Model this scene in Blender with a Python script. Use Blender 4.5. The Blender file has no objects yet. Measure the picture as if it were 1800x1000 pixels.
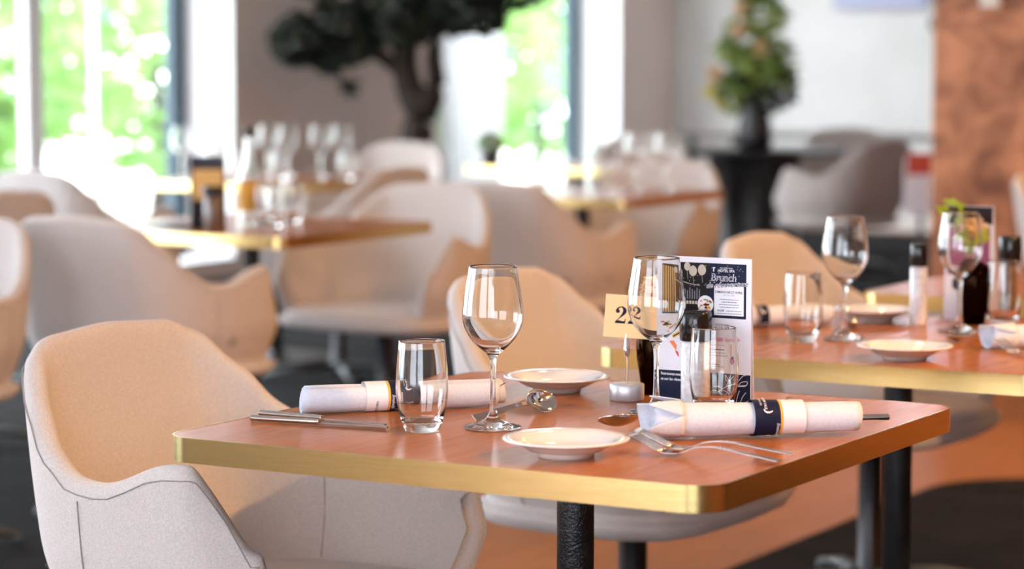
import bpy, math, random
from mathutils import Vector, Matrix, noise
random.seed(7)
PI = math.pi
scn = bpy.context.scene
COL = scn.collection

# ------------------------------------------------------------------ camera
cam_d = bpy.data.cameras.new('camera')
cam = bpy.data.objects.new('camera', cam_d)
COL.objects.link(cam)
cam.location = (1.6432, -2.9698, 1.2378)
cam.rotation_euler = (math.radians(90 - 5.1007), 0, math.radians(30.418))
cam_d.sensor_width = 36.0
cam_d.lens = 88.48
cam_d.clip_start = 0.05
cam_d.clip_end = 200
cam_d.dof.use_dof = True
cam_d.dof.focus_distance = 3.42
cam_d.dof.aperture_fstop = 3.3
scn.camera = cam

# ------------------------------------------------------------------ world, sun
world = bpy.data.worlds.new('world')
scn.world = world
world.use_nodes = True
wn = world.node_tree
bg = wn.nodes['Background']
bg.inputs[0].default_value = (0.88, 0.93, 1.0, 1)
bg.inputs[1].default_value = 9.0

def sun(rot, strength, col):
    d = bpy.data.lights.new('sun', 'SUN'); d.energy = strength; d.angle = 0.02; d.color = col
    o = bpy.data.objects.new('sun', d); COL.objects.link(o); o.rotation_euler = rot
    return o
# shines over the roof on to the garden outside the left windows
sun((math.radians(38), 0, math.radians(75)), 5.0, (1.0, 0.96, 0.86))

# area lamps standing in for daylight in the out-of-view window openings
def area(name, loc, rot, sx, sy, power, col, portal=False, shape='RECTANGLE', spread=None):
    d = bpy.data.lights.new(name, 'AREA'); d.shape = shape; d.size = sx
    if shape == 'RECTANGLE': d.size_y = sy
    d.energy = power; d.color = col
    if spread: d.spread = spread
    if portal: d.cycles.is_portal = True
    o = bpy.data.objects.new(name, d); COL.objects.link(o); o.location = loc; o.rotation_euler = rot
    return o
# left wall (x=-7), light travels +x
LEFT_WIN = [(-4.6, -1.0), (-0.4, 3.6), (4.4, 8.62), (10.8, 13.3)]
SKY = (0.66, 0.83, 1.0)
for a, b in LEFT_WIN[:2]:
    area('window_daylight', (-7.20, (a + b) / 2, 1.45), (0, -PI / 2, 0), 2.6, b - a - 0.1, 170, SKY)
NEAR_WIN = [(-2.6, 0.6), (1.2, 4.4)]
for a, b in NEAR_WIN:
    area('window_daylight', ((a + b) / 2, -6.20, 1.45), (PI / 2, 0, 0), b - a - 0.1, 2.6, 90, (0.54, 0.76, 1.0))

# warm ceiling spots; last two cool, added to brighten the far wall (fixtures below)
SPOTS = [(2.9, 0.2, 130), (2.6, 1.9, 85), (2.3, 3.6, 36), (1.2, 5.6, 26), (-0.9, 2.2, 9), (-0.9, 4.6, 5), (-0.9, 7.2, 8), (-0.6, 5.6, 16), (-4.3, 12.4, 22), (-1.2, 12.2, 20)]
SPOT_AT = ['the right of the front table', 'the right of the second table', 'the right of the third table', 'the copper column front', 'the wooden aisle by the second table', 'the middle of the wooden aisle', 'the far end of the wooden aisle', 'the wooden aisle beside the copper column', 'the grey topped table, a cool one added to brighten the far wall', 'the right end of the far wall, a cool one added to brighten it']
WARM = (1.0, 0.53, 0.19)

scn.view_settings.view_transform = 'Standard'
scn.view_settings.look = 'None'
scn.view_settings.exposure = 0.43
scn.view_settings.gamma = 1.0
scn.view_settings.use_curve_mapping = False
scn.cycles.use_denoising = True
scn.cycles.max_bounces = 14
scn.cycles.transmission_bounces = 12
scn.cycles.transparent_max_bounces = 16
scn.cycles.glossy_bounces = 6
scn.cycles.diffuse_bounces = 4
scn.cycles.sample_clamp_indirect = 6.0
scn.cycles.blur_glossy = 0.5

# ------------------------------------------------------------------ materials
def mat(name, col=(0.8, 0.8, 0.8), rough=0.5, metal=0.0, spec=None, emis=None, estr=0, sheen=0, coat=0):
    m = bpy.data.materials.new(name); m.use_nodes = True
    b = m.node_tree.nodes['Principled BSDF']
    b.inputs['Base Color'].default_value = (*col, 1)
    b.inputs['Roughness'].default_value = rough
    b.inputs['Metallic'].default_value = metal
    if spec is not None: b.inputs['Specular IOR Level'].default_value = spec
    if emis: b.inputs['Emission Color'].default_value = (*emis, 1); b.inputs['Emission Strength'].default_value = estr
    if sheen: b.inputs['Sheen Weight'].default_value = sheen
    if coat: b.inputs['Coat Weight'].default_value = coat; b.inputs['Coat Roughness'].default_value = 0.12
    return m

def noisy(m, c1, c2, scale=(1, 1, 1), nscale=5.0, detail=4, rough=0.6, bump=0, bscale=None, lo=0.35, hi=0.65, coords='Object', dist=0):
    nt = m.node_tree; b = nt.nodes['Principled BSDF']
    tc = nt.nodes.new('ShaderNodeTexCoord'); mp = nt.nodes.new('ShaderNodeMapping')
    mp.inputs['Scale'].default_value = scale
    nt.links.new(tc.outputs[coords], mp.inputs[0])
    n = nt.nodes.new('ShaderNodeTexNoise'); n.inputs['Scale'].default_value = nscale; n.inputs['Detail'].default_value = detail
    n.inputs['Roughness'].default_value = rough; n.inputs['Distortion'].default_value = dist
    nt.links.new(mp.outputs[0], n.inputs['Vector'])
    r = nt.nodes.new('ShaderNodeValToRGB'); r.color_ramp.elements[0].color = (*c1, 1); r.color_ramp.elements[1].color = (*c2, 1)
    r.color_ramp.elements[0].position = lo; r.color_ramp.elements[1].position = hi
    nt.links.new(n.outputs['Fac'], r.inputs[0]); nt.links.new(r.outputs[0], b.inputs['Base Color'])
    if bump:
        n2 = n
        if bscale:
            n2 = nt.nodes.new('ShaderNodeTexNoise'); n2.inputs['Scale'].default_value = bscale; n2.inputs['Detail'].default_value = 3
            nt.links.new(tc.outputs[coords], n2.inputs['Vector'])
        bp = nt.nodes.new('ShaderNodeBump'); bp.inputs['Strength'].default_value = bump; bp.inputs['Distance'].default_value = 0.002
        nt.links.new(n2.outputs['Fac'], bp.inputs['Height']); nt.links.new(bp.outputs[0], b.inputs['Normal'])
    return m

M = {}
M['fabric'] = noisy(mat('upholstery_fabric', rough=0.9, sheen=0.25), (0.50, 0.445, 0.41), (0.60, 0.54, 0.50), nscale=320, detail=2, bump=0.5, bscale=600)
M['seam'] = mat('seam_thread', (0.34, 0.28, 0.25), 0.9)
M['black_tag'] = mat('black_tag', (0.01, 0.01, 0.012), 0.5)
# walnut laminate with long boards running along y
def wood_mat(name, c1, c2, rough, board=0.27, along='y', gain=1.0):
    m = mat(name, rough=rough, spec=0.2); nt = m.node_tree; b = nt.nodes['Principled BSDF']
    tc = nt.nodes.new('ShaderNodeTexCoord'); mp = nt.nodes.new('ShaderNodeMapping')
    mp.inputs['Scale'].default_value = (22, 1.6, 1) if along == 'y' else (1.6, 22, 1)
    nt.links.new(tc.outputs['Object'], mp.inputs[0])
    n = nt.nodes.new('ShaderNodeTexNoise'); n.inputs['Scale'].default_value = 2.2; n.inputs['Detail'].default_value = 8; n.inputs['Distortion'].default_value = 0.6
    nt.links.new(mp.outputs[0], n.inputs['Vector'])
    mp2 = nt.nodes.new('ShaderNodeMapping'); mp2.inputs['Scale'].default_value = (160, 6, 1) if along == 'y' else (6, 160, 1)
    nt.links.new(tc.outputs['Object'], mp2.inputs[0])
    n2 = nt.nodes.new('ShaderNodeTexNoise'); n2.inputs['Scale'].default_value = 2.5; n2.inputs['Detail'].default_value = 4
    nt.links.new(mp2.outputs[0], n2.inputs['Vector'])
    # a tone per board
    sx = nt.nodes.new('ShaderNodeSeparateXYZ'); nt.links.new(tc.outputs['Object'], sx.inputs[0])
    dv = nt.nodes.new('ShaderNodeMath'); dv.operation = 'DIVIDE'; dv.inputs[1].default_value = board
    nt.links.new(sx.outputs[0 if along == 'y' else 1], dv.inputs[0])
    fl = nt.nodes.new('ShaderNodeMath'); fl.operation = 'FLOOR'; nt.links.new(dv.outputs[0], fl.inputs[0])
    wnn = nt.nodes.new('ShaderNodeTexWhiteNoise'); wnn.noise_dimensions = '1D'; nt.links.new(fl.outputs[0], wnn.inputs['W'])
    a = nt.nodes.new('ShaderNodeMath'); a.operation = 'MULTIPLY'; a.inputs[1].default_value = 0.6; nt.links.new(n.outputs['Fac'], a.inputs[0])
    a2 = nt.nodes.new('ShaderNodeMath'); a2.operation = 'MULTIPLY_ADD'; a2.inputs[1].default_value = 0.35; nt.links.new(n2.outputs['Fac'], a2.inputs[0]); nt.links.new(a.outputs[0], a2.inputs[2])
    a3 = nt.nodes.new('ShaderNodeMath'); a3.operation = 'MULTIPLY_ADD'; a3.inputs[1].default_value = 0.12; nt.links.new(wnn.outputs[0], a3.inputs[0]); nt.links.new(a2.outputs[0], a3.inputs[2])
    r = nt.nodes.new('ShaderNodeValToRGB'); r.color_ramp.elements[0].color = (*c1, 1); r.color_ramp.elements[1].color = (*c2, 1)
    r.color_ramp.elements[0].position = 0.36; r.color_ramp.elements[1].position = 0.68
    nt.links.new(a3.outputs[0], r.inputs[0]); nt.links.new(r.outputs[0], b.inputs['Base Color'])
    bp = nt.nodes.new('ShaderNodeBump'); bp.inputs['Strength'].default_value = 0.12; bp.inputs['Distance'].default_value = 0.0006
    nt.links.new(n2.outputs['Fac'], bp.inputs['Height']); nt.links.new(bp.outputs[0], b.inputs['Normal'])
    return m
M['walnut'] = wood_mat('table_walnut', (0.34, 0.112, 0.032), (0.48, 0.175, 0.055), 0.24)
M['floor_wood'] = wood_mat('floor_oak', (0.27, 0.10, 0.03), (0.40, 0.16, 0.05), 0.45, board=0.19)
M['panel_wood'] = wood_mat('panel_wood', (0.16, 0.055, 0.015), (0.24, 0.085, 0.025), 0.5, board=0.4)
M['brass'] = noisy(mat('brushed_brass', rough=0.24, metal=1.0), (0.76, 0.56, 0.22), (0.84, 0.64, 0.28), scale=(3, 3, 60), nscale=6)
M['black_metal'] = noisy(mat('black_powder_coat', rough=0.32, spec=0.6), (0.006, 0.006, 0.007), (0.012, 0.012, 0.013), nscale=50, bump=0.9, bscale=300)
M['black_smooth'] = mat('black_smooth_metal', (0.008, 0.008, 0.009), 0.28)
M['grey_base'] = mat('grey_cast_metal', (0.10, 0.11, 0.11), 0.4, 0.6)
M['steel'] = mat('polished_steel', (0.60, 0.56, 0.52), 0.12, 1.0)
M['satin_steel'] = mat('satin_aluminium', (0.66, 0.66, 0.70), 0.42, 0.55)
M['porcelain'] = mat('white_porcelain', (0.86, 0.82, 0.80), 0.14, spec=0.55, coat=0.4)
M['napkin'] = noisy(mat('white_napkin', rough=0.85, sheen=0.1), (0.64, 0.67, 0.75), (0.70, 0.73, 0.81), nscale=240, bump=0.25, bscale=500)
M['navy'] = mat('navy_print', (0.008, 0.012, 0.040), 0.6, spec=0.2)
M['gold_print'] = mat('gold_print', (0.75, 0.42, 0.06), 0.4)
M['white_print'] = mat('white_print', (0.82, 0.80, 0.84), 0.45)
M['paper'] = mat('white_paper', (0.80, 0.78, 0.84), 0.5)
M['ink'] = mat('black_ink', (0.02, 0.02, 0.04), 0.6)
M['grey_ink'] = mat('grey_ink', (0.22, 0.22, 0.28), 0.6)
M['pink'] = mat('pink_ink', (0.75, 0.12, 0.28), 0.5)
M['beige_card'] = mat('cream_card', (0.88, 0.66, 0.36), 0.6)
M['orange'] = mat('orange_print', (0.80, 0.22, 0.07), 0.5)
M['yellow'] = mat('yellow_print', (0.82, 0.52, 0.04), 0.5)
M['green_print'] = mat('green_print', (0.30, 0.42, 0.08), 0.5)
M['red_print'] = mat('red_print', (0.60, 0.07, 0.04), 0.5)
M['dark_brown_print'] = mat('dark_brown_print', (0.014, 0.010, 0.012), 0.6, spec=0.2)
M['streamer'] = mat('streamer_print', (0.62, 0.36, 0.08), 0.4)
M['balloon'] = mat('balloon_print', (0.55, 0.48, 0.38), 0.4)
M['purple'] = mat('purple_print', (0.30, 0.06, 0.16), 0.4)
M['black_plastic'] = mat('black_plastic', (0.008, 0.008, 0.009), 0.15)
M['salt'] = noisy(mat('white_salt', rough=0.6, coat=1.0), (0.62, 0.60, 0.62), (0.85, 0.83, 0.85), nscale=120, bump=0.4, bscale=300)
M['pepper'] = noisy(mat('pepper_grains', rough=0.6, coat=1.0), (0.05, 0.03, 0.02), (0.20, 0.13, 0.09), nscale=200)
M['leaf_dark'] = noisy(mat('dark_leaf', rough=0.7), (0.006, 0.010, 0.004), (0.016, 0.024, 0.010), nscale=4)
M['leaf'] = noisy(mat('fresh_leaf', rough=0.5), (0.10, 0.20, 0.03), (0.34, 0.42, 0.09), nscale=9)
M['leaf_lime'] = mat('lime_leaf', (0.33, 0.42, 0.03), 0.5)
M['bark'] = noisy(mat('dark_bark', rough=0.9), (0.012, 0.008, 0.006), (0.035, 0.022, 0.015), nscale=12, bump=0.6)
M['petal'] = mat('cream_petal', (0.86, 0.62, 0.36), 0.6)
M['petal_yellow'] = mat('yellow_petal', (0.80, 0.70, 0.10), 0.6)
M['garden_leaf'] = noisy(mat('garden_leaf', rough=0.6), (0.07, 0.18, 0.045), (0.24, 0.38, 0.14), nscale=1.5)
M['garden_blue'] = noisy(mat('garden_blue_leaf', rough=0.6), (0.06, 0.17, 0.13), (0.18, 0.34, 0.29), nscale=1.5)
M['lawn'] = noisy(mat('pale_gravel', rough=0.9), (0.50, 0.50, 0.46), (0.60, 0.60, 0.56), nscale=2)
M['taupe'] = noisy(mat('taupe_plaster', rough=0.9), (0.70, 0.57, 0.51), (0.74, 0.61, 0.54), nscale=2)
M['white_wall'] = noisy(mat('white_plaster', rough=0.9), (0.74, 0.73, 0.70), (0.80, 0.79, 0.76), nscale=2)
M['reveal'] = mat('white_reveal', (0.86, 0.87, 0.88), 0.7)
M['frame'] = mat('dark_blue_frame', (0.035, 0.075, 0.11), 0.4)
M['white_frame'] = mat('white_mullion', (0.85, 0.87, 0.88), 0.5)
M['curtain'] = mat('white_sheer', (0.9, 0.9, 0.9), 0.9)
M['ceiling'] = mat('ceiling_paint', (0.78, 0.74, 0.70), 0.9)
M['carpet'] = noisy(mat('dark_carpet', rough=0.9, spec=0.1), (0.005, 0.005, 0.006), (0.013, 0.013, 0.015), nscale=6, bump=0.5, bscale=300)
M['copper'] = noisy(mat('copper_wall', rough=0.55, metal=0.25), (0.16, 0.055, 0.022), (0.54, 0.235, 0.11), nscale=5, detail=5, bump=0.3, dist=0.8, lo=0.38, hi=0.66)
M['table_dark'] = mat('dark_table', (0.014, 0.012, 0.012), 0.3)
M['table_grey'] = mat('grey_table_top', (0.30, 0.27, 0.25), 0.35)
M['screen_rim'] = mat('lilac_grey_frame', (0.42, 0.42, 0.58), 0.4)
M['amber'] = mat('amber_label', (0.72, 0.36, 0.03), 0.4)
M['tag_grey'] = mat('grey_switch', (0.62, 0.60, 0.56), 0.5)
def translucent(m, col, w=0.5):
    nt = m.node_tree; b = nt.nodes['Principled BSDF']; out = nt.nodes['Material Output']
    t = nt.nodes.new('ShaderNodeBsdfTranslucent'); t.inputs[0].default_value = (*col, 1)
    mx = nt.nodes.new('ShaderNodeMixShader'); mx.inputs[0].default_value = w
    nt.links.new(b.outputs[0], mx.inputs[1]); nt.links.new(t.outputs[0], mx.inputs[2]); nt.links.new(mx.outputs[0], out.inputs[0])
translucent(M['curtain'], (0.97, 0.97, 0.98), 0.75)
translucent(M['garden_leaf'], (0.16, 0.34, 0.06), 0.4)
translucent(M['leaf_lime'], (0.5, 0.6, 0.05), 0.3)
translucent(M['petal'], (0.9, 0.65, 0.35), 0.3)
def glass(name, col=(1, 1, 1), ior=1.5, rough=0.0):
    m = bpy.data.materials.new(name); m.use_nodes = True; nt = m.node_tree
    nt.nodes.remove(nt.nodes['Principled BSDF'])
    g = nt.nodes.new('ShaderNodeBsdfGlass'); g.inputs['Color'].default_value = (*col, 1); g.inputs['IOR'].default_value = ior; g.inputs['Roughness'].default_value = rough
    nt.links.new(g.outputs[0], nt.nodes['Material Output'].inputs[0])
    return m
M['glass'] = glass('clear_glass', (0.985, 0.99, 0.985))
M['brown_glass'] = glass('brown_glass', (0.22, 0.11, 0.06))
def pane_glass():
    m = bpy.data.materials.new('window_glass'); m.use_nodes = True; nt = m.node_tree
    nt.nodes.remove(nt.nodes['Principled BSDF'])
    t = nt.nodes.new('ShaderNodeBsdfTransparent'); t.inputs[0].default_value = (0.97, 0.975, 0.98, 1)
    g = nt.nodes.new('ShaderNodeBsdfGlossy'); g.inputs['Roughness'].default_value = 0.02
    fr = nt.nodes.new('ShaderNodeFresnel'); fr.inputs[0].default_value = 1.45
    mx = nt.nodes.new('ShaderNodeMixShader')
    ge = nt.nodes.new('ShaderNodeNewGeometry'); iv = nt.nodes.new('ShaderNodeMath'); iv.operation = 'SUBTRACT'; iv.inputs[0].default_value = 1
    ml = nt.nodes.new('ShaderNodeMath'); ml.operation = 'MULTIPLY'
    nt.links.new(ge.outputs['Backfacing'], iv.inputs[1]); nt.links.new(iv.outputs[0], ml.inputs[0]); nt.links.new(fr.outputs[0], ml.inputs[1])
    nt.links.new(ml.outputs[0], mx.inputs[0]); nt.links.new(t.outputs[0], mx.inputs[1]); nt.links.new(g.outputs[0], mx.inputs[2])
    nt.links.new(mx.outputs[0], nt.nodes['Material Output'].inputs[0])
    return m
M['pane'] = pane_glass()

# ------------------------------------------------------------------ mesh helpers
class MB:
    """collects faces (with a material slot each) and links them as one mesh object"""
    def __init__(self): self.v = []; self.f = []; self.m = []; self.s = []
    def add(self, vs, fs, mi=0, smooth=False):
        o = len(self.v); self.v += [tuple(p) for p in vs]
        for f in fs: self.f.append(tuple(i + o for i in f)); self.m.append(mi); self.s.append(smooth)
    def box(self, a, b, mi=0):
        (x0, y0, z0), (x1, y1, z1) = a, b
        self.add([(x0, y0, z0), (x1, y0, z0), (x1, y1, z0), (x0, y1, z0), (x0, y0, z1), (x1, y0, z1), (x1, y1, z1), (x0, y1, z1)],
                 [(0, 3, 2, 1), (4, 5, 6, 7), (0, 1, 5, 4), (1, 2, 6, 5), (2, 3, 7, 6), (3, 0, 4, 7)], mi)
    def lathe(self, prof, seg=48, mi=0, c=(0, 0, 0), closed=False):
        n = len(prof); vs = []; fs = []
        for r, z in prof:
            for k in range(seg):
                t = 2 * PI * k / seg; vs.append((c[0] + r * math.cos(t), c[1] + r * math.sin(t), c[2] + z))
        last = n if closed else n - 1
        for i in range(last):
            j = (i + 1) % n
            for k in range(seg):
                k2 = (k + 1) % seg
                fs.append((i * seg + k, i * seg + k2, j * seg + k2, j * seg + k))
        self.add(vs, fs, mi, True)
    def tube(self, pts, rad, seg=12, mi=0, caps=True):
        pts = [Vector(p) for p in pts]; n = len(pts)
        rads = rad if isinstance(rad, (list, tuple)) else [rad] * n
        vs = []; fs = []; up = Vector((0, 0, 1))
        for i, p in enumerate(pts):
            d = (pts[min(i + 1, n - 1)] - pts[max(i - 1, 0)]).normalized()
            a = d.cross(up if abs(d.z) < 0.95 else Vector((1, 0, 0))).normalized(); b = d.cross(a).normalized()
            for k in range(seg):
                t = 2 * PI * k / seg; vs.append(p + (a * math.cos(t) + b * math.sin(t)) * rads[i])
        for i in range(n - 1):
            for k in range(seg):
                k2 = (k + 1) % seg; fs.append((i * seg + k, i * seg + k2, (i + 1) * seg + k2, (i + 1) * seg + k))
        if caps: fs.append(tuple(range(seg - 1, -1, -1))); fs.append(tuple((n - 1) * seg + k for k in range(seg)))
        self.add(vs, fs, mi, True)
    def prism(self, poly, z0, z1, mi=0, smooth=False):
        n = len(poly)
        self.add([(x, y, z0) for x, y in poly] + [(x, y, z1) for x, y in poly],
                 [tuple(range(n - 1, -1, -1)), tuple(range(n, 2 * n))], mi)
        self.add([(x, y, z0) for x, y in poly] + [(x, y, z1) for x, y in poly],
                 [(i, (i + 1) % n, n + (i + 1) % n, n + i) for i in range(n)], mi, smooth)
    def build(self, name, mats, parent=None, sub=0, loc=None, solid=0, bevel=0, flat=False):
        me = bpy.data.meshes.new(name); me.from_pydata([tuple(p) for p in self.v], [], self.f)
        if not isinstance(mats, (list, tuple)): mats = [mats]
        for m in mats: me.materials.append(m)
        me.polygons.foreach_set('material_index', self.m)
        me.polygons.foreach_set('use_smooth', [bool(s) and not flat for s in self.s])
        me.update(); me.validate()
        o = bpy.data.objects.new(name, me); COL.objects.link(o)
        if parent is not None: o.parent = parent
        if loc: o.location = loc
        if solid:
            md = o.modifiers.new('thickness', 'SOLIDIFY'); md.thickness = solid; md.offset = 0
        if bevel:
            md = o.modifiers.new('bevel', 'BEVEL'); md.width = bevel; md.segments = 3; md.limit_method = 'ANGLE'
        if sub:
            md = o.modifiers.new('smooth', 'SUBSURF'); md.levels = sub; md.render_levels = sub
        return o

def tag(o, label, cat, group=None, kind=None):
    o['label'] = label; o['category'] = cat
    if group: o['group'] = group
    if kind: o['kind'] = kind
    return o
def thing(name, label, cat, loc=(0, 0, 0), rz=0, group=None):
    o = bpy.data.objects.new(name, None); COL.objects.link(o); o.empty_display_size = 0.05
    o.location = loc; o.rotation_euler = (0, 0, rz)
    return tag(o, label, cat, group)
def struct(name, mb, mats, **k):
    o = mb.build(name, mats, **k); o['kind'] = 'structure'; return o
def copy_thing(root, loc, rz, label, group=None):
    c = root.copy(); COL.objects.link(c); c.location = loc; c.rotation_euler = (0, 0, rz); c['label'] = label
    if group: c['group'] = group
    for ch in list(root.children):
        d = ch.copy(); COL.objects.link(d); d.parent = c
        for g in list(ch.children):
            e = g.copy(); COL.objects.link(e); e.parent = d
    return c
def roundrect(w, d, r, n=8, cx=0, cy=0):
    pts = []
    for (sx, sy, a0) in ((1, 1, 0), (-1, 1, PI / 2), (-1, -1, PI), (1, -1, 1.5 * PI)):
        for k in range(n + 1):
            t = a0 + PI / 2 * k / n
            pts.append((cx + sx * (w / 2 - r) + r * math.cos(t), cy + sy * (d / 2 - r) + r * math.sin(t)))
    return pts
def smooth_interp(tab, s):
    if s <= tab[0][0]: return tab[0][1]
    for (a, va), (b, vb) in zip(tab, tab[1:]):
        if s <= b:
            t = (s - a) / (b - a); t = t * t * (3 - 2 * t); return va + (vb - va) * t
    return tab[-1][1]
def catmull(pts, n):
    """n+1 evenly spaced (by parameter) samples through pts"""
    P = [Vector(p) for p in pts]; out = []
    m = len(P) - 1
    for i in range(n + 1):
        t = i / n * m; k = min(int(t), m - 1); u = t - k
        p0 = P[max(k - 1, 0)]; p1 = P[k]; p2 = P[k + 1]; p3 = P[min(k + 2, m)]
        out.append(0.5 * ((2 * p1) + (p2 - p0) * u + (2 * p0 - 5 * p1 + 4 * p2 - p3) * u * u + (3 * p1 - p0 - 3 * p2 + p3) * u ** 3))
    return out
def text_faces(s, size=1.0, bold=0.0, shear=0.0, spacing=1.0, align='CENTER'):
    """letters of the built-in font as flat faces in the xy plane"""
    cu = bpy.data.curves.new('letters', 'FONT'); cu.body = s; cu.size = size; cu.offset = bold; cu.shear = shear
    cu.space_character = spacing; cu.align_x = align; cu.resolution_u = 3
    o = bpy.data.objects.new('letters', cu); COL.objects.link(o)
    me = bpy.data.meshes.new_from_object(o.evaluated_get(bpy.context.evaluated_depsgraph_get()))
    vs = [v.co.copy() for v in me.vertices]; fs = [tuple(p.vertices) for p in me.polygons]
    bpy.data.objects.remove(o); bpy.data.curves.remove(cu); bpy.data.meshes.remove(me)
    return vs, fs

# ------------------------------------------------------------------ the room
H = 3.0
XL, XR, YN, YF = -7.0, 4.8, -6.0, 14.2
b = MB(); b.box((XL - 0.4, YN - 0.4, -0.12), (XR + 0.2, YF + 0.2, 0.0)); struct('floor', b, M['floor_wood'])
b = MB(); b.box((XL - 0.4, YN - 0.4, H), (XR + 0.2, YF + 0.2, H + 0.15)); struct('ceiling', b, M['ceiling'])
def windowed_wall(name, runs, lo, hi, horizontal, inner, outer, m, sill=0.10, head=2.80):
    """solid wall pieces between openings; window runs along the wall"""
    b = MB(); pos = lo
    def bx(a, c, z0, z1):
        if c - a < 1e-4: return
        if horizontal: b.box((a, min(inner, outer), z0), (c, max(inner, outer), z1))
        else: b.box((min(inner, outer), a, z0), (max(inner, outer), c, z1))
    for a, c in runs:
        bx(pos, a, 0, H); bx(a, c, 0, sill); bx(a, c, head, H); pos = c
    bx(pos, hi, 0, H)
    return struct(name, b, m)
windowed_wall('wall_left', LEFT_WIN, YN, YF, False, XL, XL - 0.4, M['taupe'])
windowed_wall('wall_near', NEAR_WIN, XL - 0.4, XR, True, YN, YN - 0.4, M['taupe'])
b = MB(); b.box((XL - 0.4, YF, 0), (XR + 0.2, YF + 0.2, H)); struct('wall_far', b, M['white_wall'])
b = MB(); b.box((XR, YN - 0.4, 0), (XR + 0.2, YF, H)); struct('wall_right', b, M['panel_wood'])

# windows of the left wall: white lined jambs, dark blue frame, panes, mullions
for wi, (a, c) in enumerate(LEFT_WIN):
    root = MB()
    t = 0.012
    root.box((XL - 0.37, c - t, 0.10), (XL + 0.002, c, 2.80)); root.box((XL - 0.37, a, 0.10), (XL + 0.002, a + t, 2.80))
    root.box((XL - 0.37, a + t, 0.10), (XL + 0.002, c - t, 0.10 + t)); root.box((XL - 0.37, a + t, 2.80 - t), (XL + 0.002, c - t, 2.80))
    win = struct('window_%d' % (wi + 1), root, M['reveal'])
    fr = MB(); fw = 0.13
    x0, x1 = XL - 0.39, XL - 0.33
    fr.box((x0, a + t, 0.11), (x1, a + fw, 2.79)); fr.box((x0, c - fw, 0.11), (x1, c - t, 2.79))
    fr.box((x0, a + fw, 0.11), (x1, c - fw, 0.17)); fr.box((x0, a + fw, 2.73), (x1, c - fw, 2.79))
    fr.build('window_frame', M['frame'], win)
    mu = MB(); y = c - 0.78
    k = 0
    while y > a + 0.3:
        w = 0.14 if k % 2 == 1 else 0.03
        mu.box((x0 + 0.005, y - w / 2, 0.17), (x1 - 0.005, y + w / 2, 2.73), 0); y -= 0.52 if k % 2 == 0 else 0.80; k += 1
    if wi != 3: mu.build('mullion', M['white_frame'], win)
    p = MB(); p.box((XL - 0.362, a + fw, 0.17), (XL - 0.358, c - fw, 2.73)); p.build('pane', M['pane'], win)
for wi, (a, c) in enumerate(NEAR_WIN):
    fr = MB(); y0, y1 = YN - 0.36, YN - 0.30
    fr.box((a, y0, 0.10), (a + 0.08, y1, 2.80)); fr.box((c - 0.08, y0, 0.10), (c, y1, 2.80)); fr.box(((a + c) / 2 - 0.04, y0, 0.16), ((a + c) / 2 + 0.04, y1, 2.74))
    fr.box((a + 0.08, y0, 0.10), (c - 0.08, y1, 0.16)); fr.box((a + 0.08, y0, 2.74), (c - 0.08, y1, 2.80))
    win = struct('window_%d' % (wi + 5), fr, M['frame'])
    p = MB(); p.box((a + 0.08, YN - 0.332, 0.16), (c - 0.08, YN - 0.328, 2.74)); p.build('pane', M['pane'], win)

# unseen walls added to block the sky outside the side and rear windows
b = MB(); b.box((-9.5, -9.0, -0.3), (9.0, -8.7, 7)); struct('sky_block_rear', b, M['taupe'])
b = MB(); b.box((-9.5, -8.7, -0.3), (-9.2, 3.6, 7)); struct('sky_block_left', b, M['taupe'])

# sheer curtain drawn over the near part of the far left window
cb = MB(); vs = []; fs = []; nn = 70
for i in range(nn + 1):
    y = 10.72 + 0.76 * i / nn; x = -6.93 + 0.03 * math.sin(i * 0.95) + 0.008 * math.sin(i * 2.3)
    vs += [(x, y, 0.03), (x, y, 2.9)]
for i in range(nn): fs.append((2 * i, 2 * i + 2, 2 * i + 3, 2 * i + 1))
cb.add(vs, fs, 0, True)
tag(cb.build('curtain', M['curtain'], solid=0.002), 'white sheer curtain hanging beside the bright far window', 'curtain')

# dark carpets on the wooden floor
def slab(name, poly, label):
    b = MB(); b.prism(poly, 0.0005, 0.008); return tag(b.build(name, M['carpet']), label, 'carpet')
pts = [(4.6, -5.9), (4.6, 4.15)] + [(-0.60 - 0.36 * math.sin(t), 3.82 + 0.36 * math.cos(t)) for t in [k * PI / 24 for k in range(13)]] + [(-0.93, -5.9)]
slab('carpet', pts, 'dark carpet with a rounded corner under the row of front tables')
slab('carpet', [(-6.98, -5.9), (-2.15, -5.9), (-2.15, 13.9), (-6.98, 13.9)], 'dark charcoal carpet running under the tables near the windows')

# copper clad column
b = MB(); b.prism(roundrect(1.1, 1.1, 0.02, 3, -2.17 + 0.55, 6.97 + 0.55), 0.0, H)
o = struct('column', b, M['copper'])
b = MB(); b.prism(roundrect(0.085, 0.02, 0.006, 3, -1.915, 6.958), 1.455, 1.56); b.box((-1.94, 6.944, 1.49), (-1.89, 6.95, 1.53))
tag(b.build('wall_switch', M['tag_grey']), 'small grey switch plate high on the copper column', 'switch')

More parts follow.
